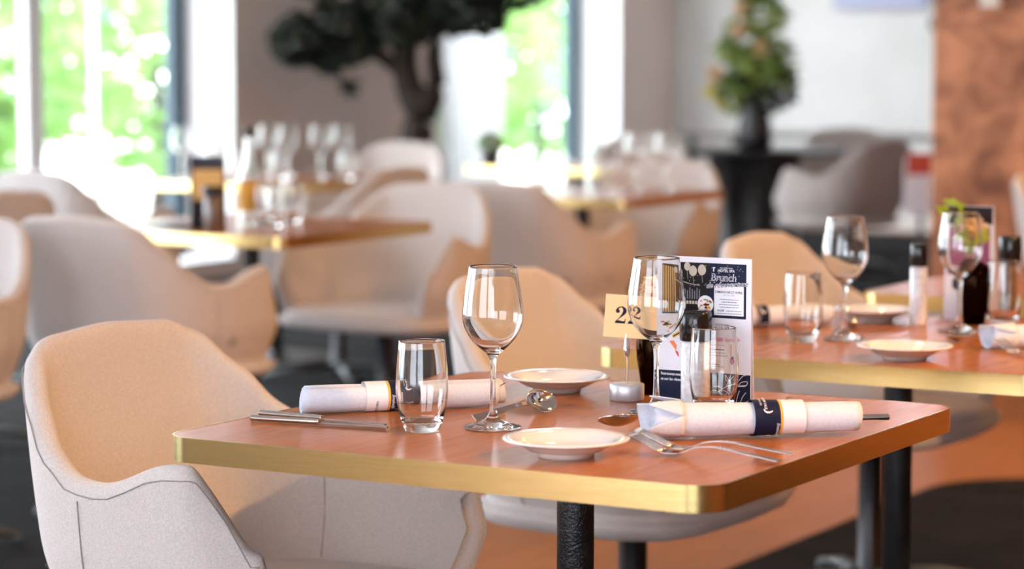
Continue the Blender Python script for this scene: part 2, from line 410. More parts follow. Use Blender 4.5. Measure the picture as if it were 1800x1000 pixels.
# garden beyond the windows
b = MB(); b.box((-34, -20, -0.35), (XL - 0.4, 40, -0.3)); struct('ground', b, M['lawn'])
def leaves(mb, c, r, n, size, mi=0, squash=1.0, seed=0):
    rd = random.Random(seed)
    for _ in range(n):
        while True:
            p = Vector((rd.uniform(-1, 1), rd.uniform(-1, 1), rd.uniform(-1, 1)))
            if 0.05 < p.length < 1: break
        p = p.normalized() * (p.length ** 0.4); p = Vector((p.x * r, p.y * r, p.z * r * squash)) + Vector(c)
        a = Vector((rd.gauss(0, 1), rd.gauss(0, 1), rd.gauss(0, 0.6))).normalized(); q = a.cross(Vector((rd.gauss(0, 1), rd.gauss(0, 1), rd.gauss(0, 1)))).normalized()
        s = size * rd.uniform(0.6, 1.3)
        mb.add([p - a * s, p + q * s * 0.38 - a * s * 0.1, p + a * s, p - q * s * 0.38 - a * s * 0.1], [(0, 1, 2, 3)], mi)
gt = [(-11.0, 10.9, 1.30, 0.85, 0, 'bright green bush behind the pale mullion of the left window'), (-11.2, 13.2, 1.25, 0.90, 0, 'light green bush beside the dark blue frame of the left window'),
      (-14.2, 14.4, 1.7, 1.25, 1, 'bluish green tree deeper in the garden, seen through the left window'), (-14.4, 17.7, 1.6, 1.3, 0, 'green tree deeper in the garden behind the dark blue frame'),
      (-9.4, 8.6, 0.7, 0.65, 0, 'low green bush at the left edge of the left window'), (-9.9, 15.7, 1.2, 0.80, 0, 'bright green bush at the left side of the far window'),
      (-10.4, 18.0, 1.25, 0.90, 0, 'green bush at the right side of the far window'), (-13.2, 21.6, 1.5, 1.25, 1, 'bluish green tree behind the bushes of the far window'),
      (-13.6, 25.0, 1.8, 1.4, 0, 'tall green tree furthest back in the far window'), (-18.2, 19.6, 2.0, 1.7, 0, 'largest pale green tree far behind the left window')]
for i, (x, y, z, r, k, lab_) in enumerate(gt):
    t = thing('garden_tree' if r > 1 else 'garden_bush', lab_, 'tree' if r > 1 else 'bush', (x, y, -0.3), 0, 'greenery outside the windows')
    fb = MB(); leaves(fb, (0, 0, max(z, r * 0.75) + 0.3), r, int(420 * r), 0.17, 0, 1.05, i)
    fb.build('foliage', M['garden_blue'] if k else M['garden_leaf'], t)
    sb = MB(); sb.tube([(0, 0, 0.0), (0.03, 0.02, 0.5 * z + 0.2), (0, 0, z + 0.3)], [0.10 * r, 0.07 * r, 0.04 * r], 8); sb.build('trunk', M['bark'], t)

# framed screen on the far wall, wall lamp
t = thing('wall_screen', 'lilac grey framed screen on the white far wall', 'screen', (-5.33, YF, 1.61))
b = MB(); b.box((-0.36, -0.05, 0), (0.36, -0.001, 0.48)); b.build('bezel', M['screen_rim'], t, bevel=0.006)
b = MB(); b.box((-0.335, -0.053, 0.025), (0.335, -0.0505, 0.455)); b.build('display', mat('screen_panel', (0.55, 0.58, 0.78), 0.2), t)
t = thing('wall_lamp', 'small round black wall lamp beside the copper column', 'lamp', (-4.86, YF, 1.50))
b = MB(); b.tube([(0, -0.001, 0), (0, -0.05, 0)], 0.05, 20); b.build('mount', M['black_smooth'], t)
b = MB(); b.lathe([(0.0, 0.065), (0.04, 0.055), (0.062, 0.02), (0.062, -0.03), (0.045, -0.055), (0.0, -0.06)], 24, 0, (0, -0.11, 0)); b.build('lamp_shade', M['black_smooth'], t)

# recessed ceiling spots, each with its own light
for i, (x, y, p) in enumerate(SPOTS):
    t = thing('ceiling_spot', ['ceiling spot above %s' % w for w in SPOT_AT][i], 'lamp', (x, y, H - 0.03), 0, 'recessed ceiling spots')
    b = MB(); b.lathe([(0.11, 0.029), (0.125, 0.0), (0.10, -0.004), (0.095, 0.02)], 24, closed=True); b.build('rim', M['white_frame'], t)
    area('spot_light', (x, y, H - 0.045), (0, 0, 0), 0.19, 0.19, p, WARM if y < 12 else (0.80, 0.90, 1.0), shape='DISK')

# ------------------------------------------------------------------ dining chair
def make_chair(label, rz, loc):
    t = thing('dining_chair', label, 'chair', loc, rz, 'upholstered dining chairs')
    half = [(-0.250, 0), (-0.250, 0.10), (-0.240, 0.185), (-0.205, 0.250), (-0.135, 0.293), (-0.03, 0.318), (0.10, 0.325), (0.155, 0.317), (0.215, 0.287)]
    plan = catmull([(x, y, 0) for x, y in half], 32)
    S = [0]
    for a, c in zip(plan, plan[1:]): S.append(S[-1] + (c - a).length)
    top_t = [(0, 0.818), (0.14, 0.811), (0.205, 0.790), (0.26, 0.735), (0.32, 0.672), (0.38, 0.638), (0.43, 0.635), (0.55, 0.674), (0.63, 0.676), (0.665, 0.645), (0.69, 0.56)]
    lean_t = [(0, 0.068), (0.16, 0.064), (0.30, 0.030), (0.5, 0.0), (1, 0.0)]
    NV = 12
    side = []
    for i, p in enumerate(plan):
        s = S[i]; zt = smooth_interp(top_t, s); zb = 0.385
        nrm = Vector((p.x, p.y, 0)).normalized()
        row = []
        for j in range(NV + 1):
            k = j / NV; z = zb + (zt - zb) * k
            sh = 0.76 + 0.24 * min(1, (z - zb) / 0.13) ** 0.5
            sh += 0.02 * max(0, math.sin(PI * min(1, (z - 0.5) / 0.34))) if z > 0.5 else 0
            ln = smooth_interp(lean_t, s) * max(0, (z - 0.42) / 0.40) ** 1.15
            fr = max(0, (s - 0.54) / 0.14)            # the arm ends sweep back at the top
            row.append(Vector((p.x * sh - ln - 0.055 * min(1, fr) * max(0, (z - 0.5) / 0.17), p.y * sh, z)))
        side.append(row)
    full = [[Vector((v.x, -v.y, v.z)) for v in r] for r in side[:0:-1]] + side
    def shell(offset, name):
        n = len(full); vs = []; fs = []
        # normals by finite differences
        for i in range(n):
            for j in range(NV + 1):
                a = full[min(i + 1, n - 1)][j] - full[max(i - 1, 0)][j]; c = full[i][min(j + 1, NV)] - full[i][max(j - 1, 0)]
                nn_ = a.cross(c).normalized()
                vs.append(full[i][j] + nn_ * offset)
        return vs, n
    th = 0.036
    outer, n = shell(0.0, 'o'); inner, _ = shell(th, 'i')
    # make sure the inner skin is on the seat side
    cen = Vector((0, 0, 0.6))
    if (inner[(n // 2) * (NV + 1) + 6] - cen).length > (outer[(n // 2) * (NV + 1) + 6] - cen).length: inner, _ = shell(-th, 'i')
    W = NV + 1; sb = MB(); vs = outer + inner; fs = []; off = len(outer)
    for i in range(n - 1):
        for j in range(NV):
            q = (i * W + j, (i + 1) * W + j, (i + 1) * W + j + 1, i * W + j + 1)
            fs.append(q); fs.append(tuple(off + k for k in reversed(q)))
    # rounded rim: an extra raised mid line between both skins
    rim = []
    for i in range(n):
        a = outer[i * W + NV]; c = inner[i * W + NV]; rim.append((a + c) / 2 + Vector((0, 0, 0.012)))
    r0 = len(vs); vs += rim
    for i in range(n - 1):
        fs.append((i * W + NV, (i + 1) * W + NV, r0 + i + 1, r0 + i)); fs.append((r0 + i, r0 + i + 1, off + (i + 1) * W + NV, off + i * W + NV))
    for i in (0, n - 1):
        e0 = len(vs)
        for j in range(W):
            a = outer[i * W + j]; c = inner[i * W + j]; vs.append((a + c) / 2 + Vector((0.012, 0, 0)))
        for j in range(NV):
            fs.append((i * W + j, i * W + j + 1, e0 + j + 1, e0 + j)); fs.append((e0 + j, e0 + j + 1, off + i * W + j + 1, off + i * W + j))
        fs.append((i * W + NV, r0 + i, e0 + NV)); fs.append((r0 + i, off + i * W + NV, e0 + NV))
    sb.add(vs, fs, 0, True)
    shell_o = sb.build('shell', M['fabric'], t, sub=1)
    # seam piping along the outside of the rim and down the arm side
    pb = MB(); pts = []
    for i in range(n):
        a = outer[i * W + NV]; c = outer[i * W + NV - 1]; o_ = outer[i * W + NV] - inner[i * W + NV]; o_.normalize()
        pts.append(a + (c - a).normalized() * 0.012 + o_ * 0.0005)
    pb.tube(pts, 0.0010, 6)
    for i in (14, n - 15):
        pb.tube([outer[i * W + j] + (outer[i * W + j] - inner[i * W + j]).normalized() * 0.0006 for j in range(0, NV)], 0.0010, 6)
        pb.tube([inner[i * W + j] + (inner[i * W + j] - outer[i * W + j]).normalized() * 0.0004 for j in range(2, NV)], 0.0010, 6)
    pb.build('seam', M['seam'], shell_o)
    # round button where arm meets back
    for i in (12, n - 13):
        q = outer[i * W + 5]; d = (q - inner[i * W + 5]).normalized(); bb = MB(); bb.tube([q - d * 0.002, q + d * 0.004], 0.011, 14)
        bb.build('button', M['seam'], shell_o)
    tb = MB(); i = n // 2 - 12
    q = outer[i * W + 3]; q2 = outer[i * W + 4]; d = (q - inner[i * W + 3]).normalized(); s_ = (outer[(i + 1) * W + 3] - q).normalized()
    tb.add([q + d * 0.002, q + d * 0.002 + s_ * 0.012, q2 + d * 0.002 + s_ * 0.012, q2 + d * 0.002], [(0, 1, 2, 3)])
    tb.build('fabric_tag', M['black_tag'], shell_o, solid=0.002)
    # seat pan (underside) and cushion
    def pan(scale_lo, z_lo, z_mid, z_hi, name, inset=0.0, front=0.228):
        out = []
        base = [(p.x, p.y) for p in plan]
        ring = [(x, -y) for x, y in base[:0:-1]] + base
        ring = ring + [(front + 0.02, 0.2), (front + 0.035, 0.0), (front + 0.02, -0.2)]
        ring = [(x * (1 - inset), y * (1 - inset)) for x, y in ring]
        m = len(ring); b_ = MB(); vs = []; fs = []
        lv = [(scale_lo * 0.55, z_lo), (scale_lo, z_lo + 0.002), (scale_lo + (1 - scale_lo) * 0.7, z_lo + (z_mid - z_lo) * 0.35), (1.0, z_mid), (0.985, z_mid + (z_hi - z_mid) * 0.6), (0.92, z_hi), (0.5, z_hi + 0.006)]
        for k, z in lv:
            for x, y in ring: vs.append((x * k, y * k, z))
        for q in range(len(lv) - 1):
            for i in range(m): fs.append((q * m + i, q * m + (i + 1) % m, (q + 1) * m + (i + 1) % m, (q + 1) * m + i))
        vs.append((0, 0, z_lo)); vs.append((0, 0, z_hi + 0.008))
        for i in range(m):
            fs.append((len(vs) - 2, (i + 1) % m, i)); fs.append((len(vs) - 1, (len(lv) - 1) * m + i, (len(lv) - 1) * m + (i + 1) % m))
        b_.add(vs, fs, 0, True); return b_.build(name, M['fabric'], t)
    pan(0.80, 0.372, 0.405, 0.415, 'seat_pan', 0.02)
    pan(0.96, 0.40, 0.42, 0.440, 'seat_cushion', 0.10, 0.245)
    # pedestal with star base
    b = MB(); b.lathe([(0, 0.372), (0.09, 0.372), (0.09, 0.362), (0.031, 0.355), (0.028, 0.34), (0.028, 0.05), (0.04, 0.03), (0, 0.03)], 24); b.build('pedestal', M['black_smooth'], t)
    for k in range(4):
        a = PI / 4 + k * PI / 2; ca, sa = math.cos(a), math.sin(a); b = MB()
        b.tube([(0.03 * ca, 0.03 * sa, 0.05), (0.18 * ca, 0.18 * sa, 0.042), (0.30 * ca, 0.30 * sa, 0.020)], [0.02, 0.016, 0.012], 10)
        b.tube([(0.295 * ca, 0.295 * sa, 0.020), (0.295 * ca, 0.295 * sa, 0.008)], 0.014, 10)
        b.build('leg', M['grey_base'], t)
    return t

CH = [
 (-0.543, 0.03, 0, 'large light upholstered armchair in sharp focus at the left corner of the front table'),
 (-0.543, 1.205, 0, 'peach upholstered armchair seen between the front wine glass and the tumbler'),
 (-0.543, 2.38, 0, 'peach armchair behind the printed tent card and the second table'),
 (-2.65, 2.385, 90, 'grey armchair seen from behind at the table left of the black column leg'),
 (-2.78, 3.76, -90, 'armchair with its open seat facing us at the right of the middle-left table'),
 (-2.68, 4.55, 90, 'brown shaded armchair seen from behind with a button on its arm, centre of the photo'),
 (-3.0, 5.92, -90, 'pale armchair behind the far centre table with its arm towards the round table'),
 (-2.88, 1.66, -90, 'armchair cut by the left edge, pale front with a tan side'),
 (-3.95, 3.0, 170, 'tan chair back low at the left edge near the windows'),
 (-4.55, 4.42, 84, 'pale grey armchair back in front of the left windows'),
 (-3.82, 5.02, 178, 'taupe chair back behind the glasses at the middle of the left window table'),
 (-5.08, 7.17, -90, 'white sunlit chair top in front of the indoor tree trunk'),
 (-4.62, 8.92, -80, 'bluish white chair back beside the far window jamb'),
 (-3.45, 9.05, 165, 'grey and brown armchair right of the dark round table'),
 (-4.10, 10.75, -60, 'grey armchair beyond the dark round table by the white wall'),
 (-1.00, 5.62, 12, 'chair with a thin pale edge in front of the copper column at the right edge'),
]
proto = make_chair(CH[0][3], math.radians(CH[0][2]), (CH[0][0], CH[0][1], 0.008))
for x, y, a, lab in CH[1:]:
    copy_thing(proto, (x, y, 0.008), math.radians(a), lab)

# ------------------------------------------------------------------ square tables
TZ = 0.75
def make_table(label, loc):
    TZ = 0.7415
    t = thing('dining_table', label, 'table', loc, 0, 'square walnut tables with brass edges')
    b = MB(); b.prism(roundrect(0.796, 0.796, 0.043, 10), TZ - 0.0315, TZ, 0, False); b.build('tabletop', M['walnut'], t)
    # brass band around the edge
    b = MB(); o = roundrect(0.80, 0.80, 0.045, 12); i_ = roundrect(0.7955, 0.7955, 0.0428, 12); n = len(o)
    z0, z1 = TZ - 0.0325, TZ + 0.0003
    vs = [(x, y, z0) for x, y in o] + [(x, y, z1) for x, y in o] + [(x, y, z1) for x, y in i_] + [(x, y, z0) for x, y in i_]
    b.add(vs, [(k, (k + 1) % n, n + (k + 1) % n, n + k) for k in range(n)], 0, True)
    b.add(vs, [(n + k, n + (k + 1) % n, 2 * n + (k + 1) % n, 2 * n + k) for k in range(n)] + [(3 * n + k, 3 * n + (k + 1) % n, (k + 1) % n, k) for k in range(n)])
    b.build('brass_edge', M['brass'], t)
    b = MB(); b.box((-0.2, -0.03, TZ - 0.038), (0.2, 0.03, TZ - 0.0318)); b.box((-0.03, -0.2, TZ - 0.044), (0.03, 0.2, TZ - 0.0385)); b.build('bracket', M['black_metal'], t)
    b = MB(); b.lathe([(0.0255, TZ - 0.044), (0.0255, 0.03), (0.0, 0.03)], 40); b.build('leg', M['black_metal'], t)
    b = MB(); b.prism(roundrect(0.45, 0.45, 0.05, 6), 0.0, 0.012); b.lathe([(0.05, 0.012), (0.045, 0.022), (0.0257, 0.03)], 30); b.build('base_plate', M['black_metal'], t, bevel=0.002)
    return t
TB = [(0, 0, 'front square walnut table with brass edge and table number stand'),
      (0, 1.175, 'second walnut table with brass edge, right behind the front table'),
      (0, 2.35, 'third walnut table, only its brass left corner visible between glasses'),
      (-2.80, 3.07, 'walnut table with pale brass edge in the middle left, holding a dark menu'),
      (-2.85, 5.20, 'walnut table in the centre background holding a carafe'),
      (-4.43, 5.45, 'walnut table by the left windows covered with glasses'),
      (-4.05, 7.35, 'walnut table behind, with a small potted plant, before the far window')]
tp = make_table(TB[0][2], (0, 0, 0.008))
tp.location.z = 0.0085
for x, y, lab in TB[1:]: copy_thing(tp, (x, y, 0.0085), 0, lab)

# dark round table with flower vase
t = thing('round_table', 'dark round table with a broad black base carrying the big bouquet', 'table', (-4.24, 9.69, 0.008))
b = MB(); b.lathe([(0, 0.712), (0.49, 0.712), (0.505, 0.722), (0.505, 0.735), (0.495, 0.742), (0, 0.742)], 48); b.build('tabletop', M['table_dark'], t)
b = MB(); b.lathe([(0.27, 0.711), (0.25, 0.60), (0.25, 0.2), (0.33, 0.02), (0.30, 0), (0, 0)], 32); b.build('pedestal', M['table_dark'], t)
t = thing('side_table', 'long grey topped table in front of the white far wall', 'table', (-4.8, 12.1, 0.008))
b = MB(); b.prism(roundrect(1.9, 0.8, 0.04, 5), 0.73, 0.76); b.build('tabletop', M['table_grey'], t)
for sx in (-0.85, 0.85):
    for sy in (-0.32, 0.32):
        b = MB(); b.box((sx - 0.02, sy - 0.02, 0), (sx + 0.02, sy + 0.02, 0.7298)); b.build('leg', M['black_smooth'], t)
vt = thing('flower_vase', 'dark vase on the round table', 'vase', (-4.24, 9.69, 0.7505))
b = MB(); b.lathe([(0, 0), (0.085, 0), (0.10, 0.03), (0.095, 0.12), (0.075, 0.20), (0.085, 0.23), (0.08, 0.235), (0.07, 0.20), (0.08, 0.12), (0, 0.02)], 32); b.build('vase_body', M['table_dark'], vt)
bt = thing('bouquet', 'tall green leafy bouquet with yellow and cream flowers in the dark vase', 'bouquet', (-4.24, 9.69, 0.80))
b = MB()
for c, r, n in (((0, 0, 0.35), 0.17, 170), ((-0.06, 0.02, 0.52), 0.16, 150), ((0.05, 0, 0.68), 0.13, 120), ((0.10, -0.02, 0.42), 0.15, 110), ((-0.10, 0, 0.26), 0.13, 100), ((0.0, 0, 0.80), 0.08, 50)):
    leaves(b, c, r, n, 0.05, 0, 1, int(n + c[2] * 100))
b.build('foliage', M['leaf'], bt)
b = MB(); leaves(b, (0.06, 0.02, 0.3), 0.17, 160, 0.05, 0, 1, 55); b.build('dark_leaves', M['leaf_dark'], bt)
b = MB()
for k in range(12):
    a = k * 2.4; b.tube([(0, 0, 0.0), (0.04 * math.cos(a), 0.04 * math.sin(a), 0.14), (0.09 * math.cos(a), 0.09 * math.sin(a), 0.3)], 0.004, 6)
b.build('stem', M['leaf_dark'], bt)
for k, (x, y, z, m_) in enumerate([(-0.21, -0.12, 0.26, 'petal_yellow'), (-0.17, -0.15, 0.36, 'petal'), (-0.02, -0.17, 0.60, 'petal'), (-0.18, -0.05, 0.20, 'petal_yellow'), (0.0, -0.17, 0.72, 'petal'), (0.10, -0.16, 0.50, 'petal')]):
    b = MB(); leaves(b, (x, y, z), 0.04, 40, 0.03, 0, 1, 90 + k); b.build('flower', M[m_], bt)

# indoor tree
t = thing('indoor_tree', 'dark leafy indoor tree with a thick forked trunk before the taupe wall', 'tree', (-5.95, 8.93, 0.008))
b = MB()
b.lathe([(0, 0), (0.24, 0), (0.30, 0.05), (0.32, 0.38), (0.29, 0.38), (0.28, 0.33), (0, 0.33)], 32); b.build('planter', M['table_dark'], t)
R30 = Vector((math.cos(math.radians(30.4)), math.sin(math.radians(30.4)), 0))   # across the view
b = MB()
def br(pts, r): b.tube(catmull([R30 * p[0] + Vector((0, 0, p[1])) + Vector((-R30.y, R30.x, 0)) * p[2] for p in pts], 12), [r[0] + (r[1] - r[0]) * k / 12 for k in range(13)], 10)
br([(0, 0.30, 0), (-0.02, 0.75, 0), (0.03, 0.95, 0.0), (0.08, 1.06, 0)], (0.10, 0.08))
br([(0.02, 0.93, 0), (-0.06, 1.10, 0.02), (-0.07, 1.30, 0.03), (0.0, 1.6, 0)], (0.09, 0.055))
br([(0.05, 1.0, 0), (0.10, 1.10, 0.0), (0.09, 1.3, 0.0), (0.2, 1.6, 0.05)], (0.07, 0.03))
br([(-0.07, 1.15, 0), (-0.25, 1.27, 0.05), (-0.5, 1.33, 0.05)], (0.05, 0.02))
b.build('trunk', M['bark'], t)
b = MB()
for k, (cx, cz, r, n) in enumerate([(-0.66, 1.34, 0.17, 420), (-0.50, 1.24, 0.10, 150), (-0.40, 1.38, 0.20, 520), (-0.1, 1.52, 0.26, 700), (0.2, 1.62, 0.28, 560), (0.36, 1.50, 0.16, 200), (-0.45, 1.75, 0.28, 420), (0.05, 1.95, 0.4, 560), (0.58, 1.70, 0.22, 200), (-0.38, 1.08, 0.05, 24), (0.5, 2.1, 0.35, 300)]):
    leaves(b, tuple(R30 * cx + Vector((0, 0, cz))), r, n, 0.055, 0, 0.9, 200 + k)
b.build('foliage', M['leaf_dark'], t)

# red and white leaflet stand beside the column
t = thing('leaflet_stand', 'small red and white leaflet stand half hidden by the copper column', 'stand', (-2.60, 7.98, -0.05), math.radians(30))
b = MB(); b.lathe([(0, 0.06), (0.13, 0.06), (0.13, 0.07), (0.014, 0.08), (0.012, 0.60), (0, 0.60)], 24); b.build('pole', M['grey_base'], t)
b = MB(); b.box((-0.075, -0.012, 0.58), (0.075, 0.012, 0.84)); b.build('panel', M['white_print'], t)
b = MB(); b.box((-0.07, -0.015, 0.76), (0.07, -0.0122, 0.86)); b.build('red_header', M['red_print'], t)

# ------------------------------------------------------------------ glassware
def glass_solid(prof_out, prof_in, seg=64):
    """outer profile bottom centre -> rim, inner profile rim -> inner bottom centre"""
    b = MB(); b.lathe(prof_out + prof_in, seg); return b
def spline_prof(pts, n=60):
    return [(max(p.x, 0), p.y) for p in catmull([(r, z, 0) for r, z in pts], n)]
wg_out = [(0.0, 0.0), (0.020, 0.0), (0.0355, 0.0006), (0.0372, 0.0016), (0.036, 0.0030), (0.024, 0.0062), (0.011, 0.0120), (0.0060, 0.0200), (0.0041, 0.034), (0.0035, 0.060), (0.0038, 0.082), (0.0052, 0.0935), (0.0098, 0.1005), (0.0200, 0.109), (0.0310, 0.1215), (0.0385, 0.1370), (0.0405, 0.1510), (0.0392, 0.1680), (0.0365, 0.1860), (0.0336, 0.2030), (0.0316, 0.2155)]
wg_in = [(0.0308, 0.2158), (0.0304, 0.2150), (0.0326, 0.2030), (0.0355, 0.1860), (0.0382, 0.1680), (0.0395, 0.1510), (0.0375, 0.1375), (0.0300, 0.1228), (0.0190, 0.1110), (0.0090, 0.1052), (0.0, 0.1035)]
def wine_glass_mesh():
    b = MB(); b.lathe([(0.0, 0.0)] + spline_prof(wg_out[1:], 90) + spline_prof(wg_in, 60), 72); return b
tu_out = [(0.0, 0.0), (0.020, 0.0), (0.0225, 0.0008), (0.0262, 0.010), (0.0306, 0.025), (0.0338, 0.045), (0.0345, 0.062), (0.0336, 0.085), (0.0314, 0.108), (0.0306, 0.1195)]
tu_in = [(0.0296, 0.1200), (0.0290, 0.1190), (0.0300, 0.108), (0.0322, 0.085), (0.0330, 0.062), (0.0322, 0.046), (0.0288, 0.028), (0.0225, 0.0165), (0.012, 0.0125), (0.0, 0.0118)]
def tumbler_mesh():
    b = MB(); b.lathe([(0.0, 0.0)] + spline_prof(tu_out[1:], 50) + spline_prof(tu_in, 50), 72); return b
ZT = TZ + 0.0004
WG = [(-0.057, -0.124, 'clear wine glass in sharp focus left of the number stand'), (0.062, 0.118, 'wine glass in front of the number card and printed tent card'),
      (-0.072, 1.100, 'wine glass on the second table right of the tent card'), (0.058, 1.318, 'wine glass before the flowers on the second table, nearest the right edge'),
      (-4.56, 5.58, 'leftmost of the tall wine glasses against the taupe wall'), (-4.48, 5.61, 'second of the tall wine glasses from the left against the taupe wall'), (-4.35, 5.66, 'third of the tall wine glasses against the taupe wall'), (-4.27, 5.70, 'rightmost of the tall wine glasses against the taupe wall'),
      (-4.56, 5.21, 'blurred wine glass on the window table before the dark blue frame'), (-4.70, 5.18, 'blurred wine glass on the window table before the leafy panes'),
      (-2.62, 5.42, 'blurred wine glass right of the carafe on the centre background table'), (-2.70, 5.33, 'blurred wine glass touching the carafe on the centre background table')]
wgo = tag(wine_glass_mesh().build('wine_glass', M['glass']), WG[0][2], 'wine glass', 'wine glasses'); wgo.location = (WG[0][0], WG[0][1], ZT)
for x, y, lab in WG[1:]: copy_thing(wgo, (x, y, ZT), 0, lab)
TU = [(-0.124, -0.194, 'clear thick based tumbler at the left of the front table'), (0.135, 0.150, 'clear tumbler in front of the printed tent card'),
      (-0.122, 1.035, 'tumbler on the second table beside the blurred wine glass'), (0.092, 1.455, 'tumbler at the right edge before the black capped mill'),
      (-2.66, 3.00, 'blurred tumbler at the right of the middle left table'), (-2.735, 3.055, 'blurred tumbler next to the amber labelled bottle'),
      (-2.72, 3.17, 'blurred tumbler behind the others on the middle left table'), (-4.38, 5.42, 'blurred tumbler under the tall wine glasses'), (-4.60, 5.42, 'blurred tumbler between the window table glasses'),
      (-4.14, 5.55, 'blurred tumbler beside the taupe chair back'), (-2.98, 5.10, 'blurred tumbler left on the centre background table')]
tuo = tag(tumbler_mesh().build('tumbler', M['glass']), TU[0][2], 'tumbler', 'water tumblers'); tuo.location = (TU[0][0], TU[0][1], ZT)
for x, y, lab in TU[1:]: copy_thing(tuo, (x, y, ZT), 0, lab)

# ------------------------------------------------------------------ plates
pl = [(0, 0.0045), (0.026, 0.0045), (0.0285, 0.0), (0.0345, 0.0), (0.0365, 0.0055), (0.046, 0.0085), (0.058, 0.0150), (0.070, 0.0200), (0.0775, 0.0215), (0.0790, 0.0228), (0.0780, 0.0240), (0.070, 0.0232), (0.060, 0.0205), (0.052, 0.0140), (0.044, 0.0100), (0.030, 0.0088), (0, 0.0085)]
b = MB(); b.lathe(pl, 72)
PL = [(0.143, -0.283, 'small white plate nearest the front edge of the front table'), (-0.168, 0.246, 'small white plate at the back of the front table near the number stand'),
      (0.126, 0.883, 'small white plate nearest us on the second table'), (-0.150, 1.425, 'small white plate at the back of the second table')]
po = tag(b.build('side_plate', M['porcelain'], sub=0), PL[0][2], 'plate', 'small white plates'); po.location = (PL[0][0], PL[0][1], ZT)
for x, y, lab in PL[1:]: copy_thing(po, (x, y, ZT), 0, lab)

# ------------------------------------------------------------------ cutlery (length along +x, origin at the handle end)
def sheet(rows, mb, nt=8, mi=0):
    """rows: (x, half width, z, bowl depth)"""
    vs = []; fs = []
    for x, w, z, d in rows:
        for k in range(nt + 1):
            t = -1 + 2 * k / nt; vs.append((x, t * w, z - d * (1 - t * t)))
    for i in range(len(rows) - 1):
        for k in range(nt):
            q = i * (nt + 1) + k; fs.append((q, q + 1, q + nt + 2, q + nt + 1))
    mb.add(vs, fs, mi, True)
def spoon_mesh():
    b = MB(); rows = []
    for x, w, z, d in catmull4([(0, 0.0048, 0.004, 0), (0.003, 0.0055, 0.004, 0), (0.04, 0.0052, 0.007, 0), (0.09, 0.0034, 0.0135, 0), (0.118, 0.003, 0.014, 0), (0.129, 0.0045, 0.0115, 0.0005), (0.140, 0.0125, 0.0105, 0.004), (0.155, 0.0185, 0.0105, 0.0078), (0.170, 0.0195, 0.0112, 0.0086), (0.184, 0.0155, 0.0125, 0.006), (0.193, 0.008, 0.0135, 0.002), (0.196, 0.0015, 0.0138, 0.0)], 60): rows.append((x, w, z, d))
    sheet(rows, b, 10); return b
def catmull4(rows, n):
    a = catmull([(r[0], r[1], r[2]) for r in rows], n); c = catmull([(r[3], 0, 0) for r in rows], n)
    return [(p.x, max(p.y, 0.001), p.z, max(q.x, 0)) for p, q in zip(a, c)]
def fork_mesh():
    b = MB()
    sheet(catmull4([(0, 0.0045, 0.004, 0), (0.003, 0.0066, 0.004, 0), (0.04, 0.0050, 0.009, 0), (0.08, 0.0034, 0.0145, 0), (0.108, 0.0028, 0.0125, 0), (0.122, 0.0040, 0.007, 0.0003), (0.134, 0.0100, 0.0045, 0.0016), (0.146, 0.0122, 0.0050, 0.0018), (0.152, 0.0124, 0.0065, 0.0016)], 44), b, 8)
    for k in range(4):
        y = -0.0108 + 0.0072 * k
        sheet([(0.150, 0.0019, 0.0058, 0), (0.160, 0.0018, 0.0095, 0), (0.172, 0.0016, 0.0150, 0), (0.184, 0.0013, 0.0205, 0), (0.196, 0.0007, 0.0255, 0)], b, 2)
        for q in range(len(b.v) - 15, len(b.v)): x_, y_, z_ = b.v[q]; b.v[q] = (x_, y_ + y, z_)
    return b
def knife_mesh():
    b = MB()
    pts = catmull([(0, 0.0046, 0.005), (0.004, 0.0062, 0.005), (0.05, 0.0056, 0.005), (0.095, 0.0042, 0.005), (0.102, 0.0046, 0.005)], 24)
    seg = 12; vs = []; fs = []
    for p in pts:
        for k in range(seg):
            t = 2 * PI * k / seg; vs.append((p.x, p.y * math.cos(t), 0.0046 + 0.0040 * math.sin(t)))
    for i in range(len(pts) - 1):
        for k in range(seg): fs.append((i * seg + k, i * seg + (k + 1) % seg, (i + 1) * seg + (k + 1) % seg, (i + 1) * seg + k))
    fs.append(tuple(range(seg))); fs.append(tuple((len(pts) - 1) * seg + k for k in range(seg)))
    b.add(vs, fs, 0, True)
    # blade lying flat
    up = [(0.100, 0.004), (0.115, 0.0075), (0.15, 0.0092), (0.185, 0.0080), (0.200, 0.0035), (0.204, 0.0)]
    vs = []; fs = []
    for x, w in up: vs += [(x, -0.0045, 0.0030), (x, w, 0.0016), (x, 0.001, 0.0042)]
    for i in range(len(up) - 1):
        for a_, c_ in ((0, 1), (1, 2), (2, 0)): fs.append((3 * i + a_, 3 * i + c_, 3 * i + 3 + c_, 3 * i + 3 + a_))
    b.add(vs, fs, 0, False); return b
def lay(o, p0, p1, z=ZT, pitch=0, roll=0):
    """lie with the handle end at p0, pointing to p1"""
    o.location = (p0[0], p0[1], z); o.rotation_euler = (roll, -pitch, math.atan2(p1[1] - p0[1], p1[0] - p0[0])); return o
spo = tag(spoon_mesh().build('spoon', M['steel'], solid=0.0014), 'polished spoon behind the sharp wine glass stem, bowl towards the back plate', 'spoon', 'polished spoons')
lay(spo, (-0.092, -0.118), (-0.087, 0.078), ZT + 0.0075, 0, math.radians(48))
c = copy_thing(spo, (0, 0, 0), 0, 'spoon with a brown reflecting bowl right of the front plate'); lay(c, (0.175, 0.062), (0.108, -0.12), ZT + 0.0035, math.radians(2.5), math.radians(24))
c = copy_thing(spo, (0, 0, 0), 0, 'blurred spoon behind the wine glass stem on the second table'); lay(c, (-0.10, 1.13), (-0.155, 1.36), ZT + 0.0006)
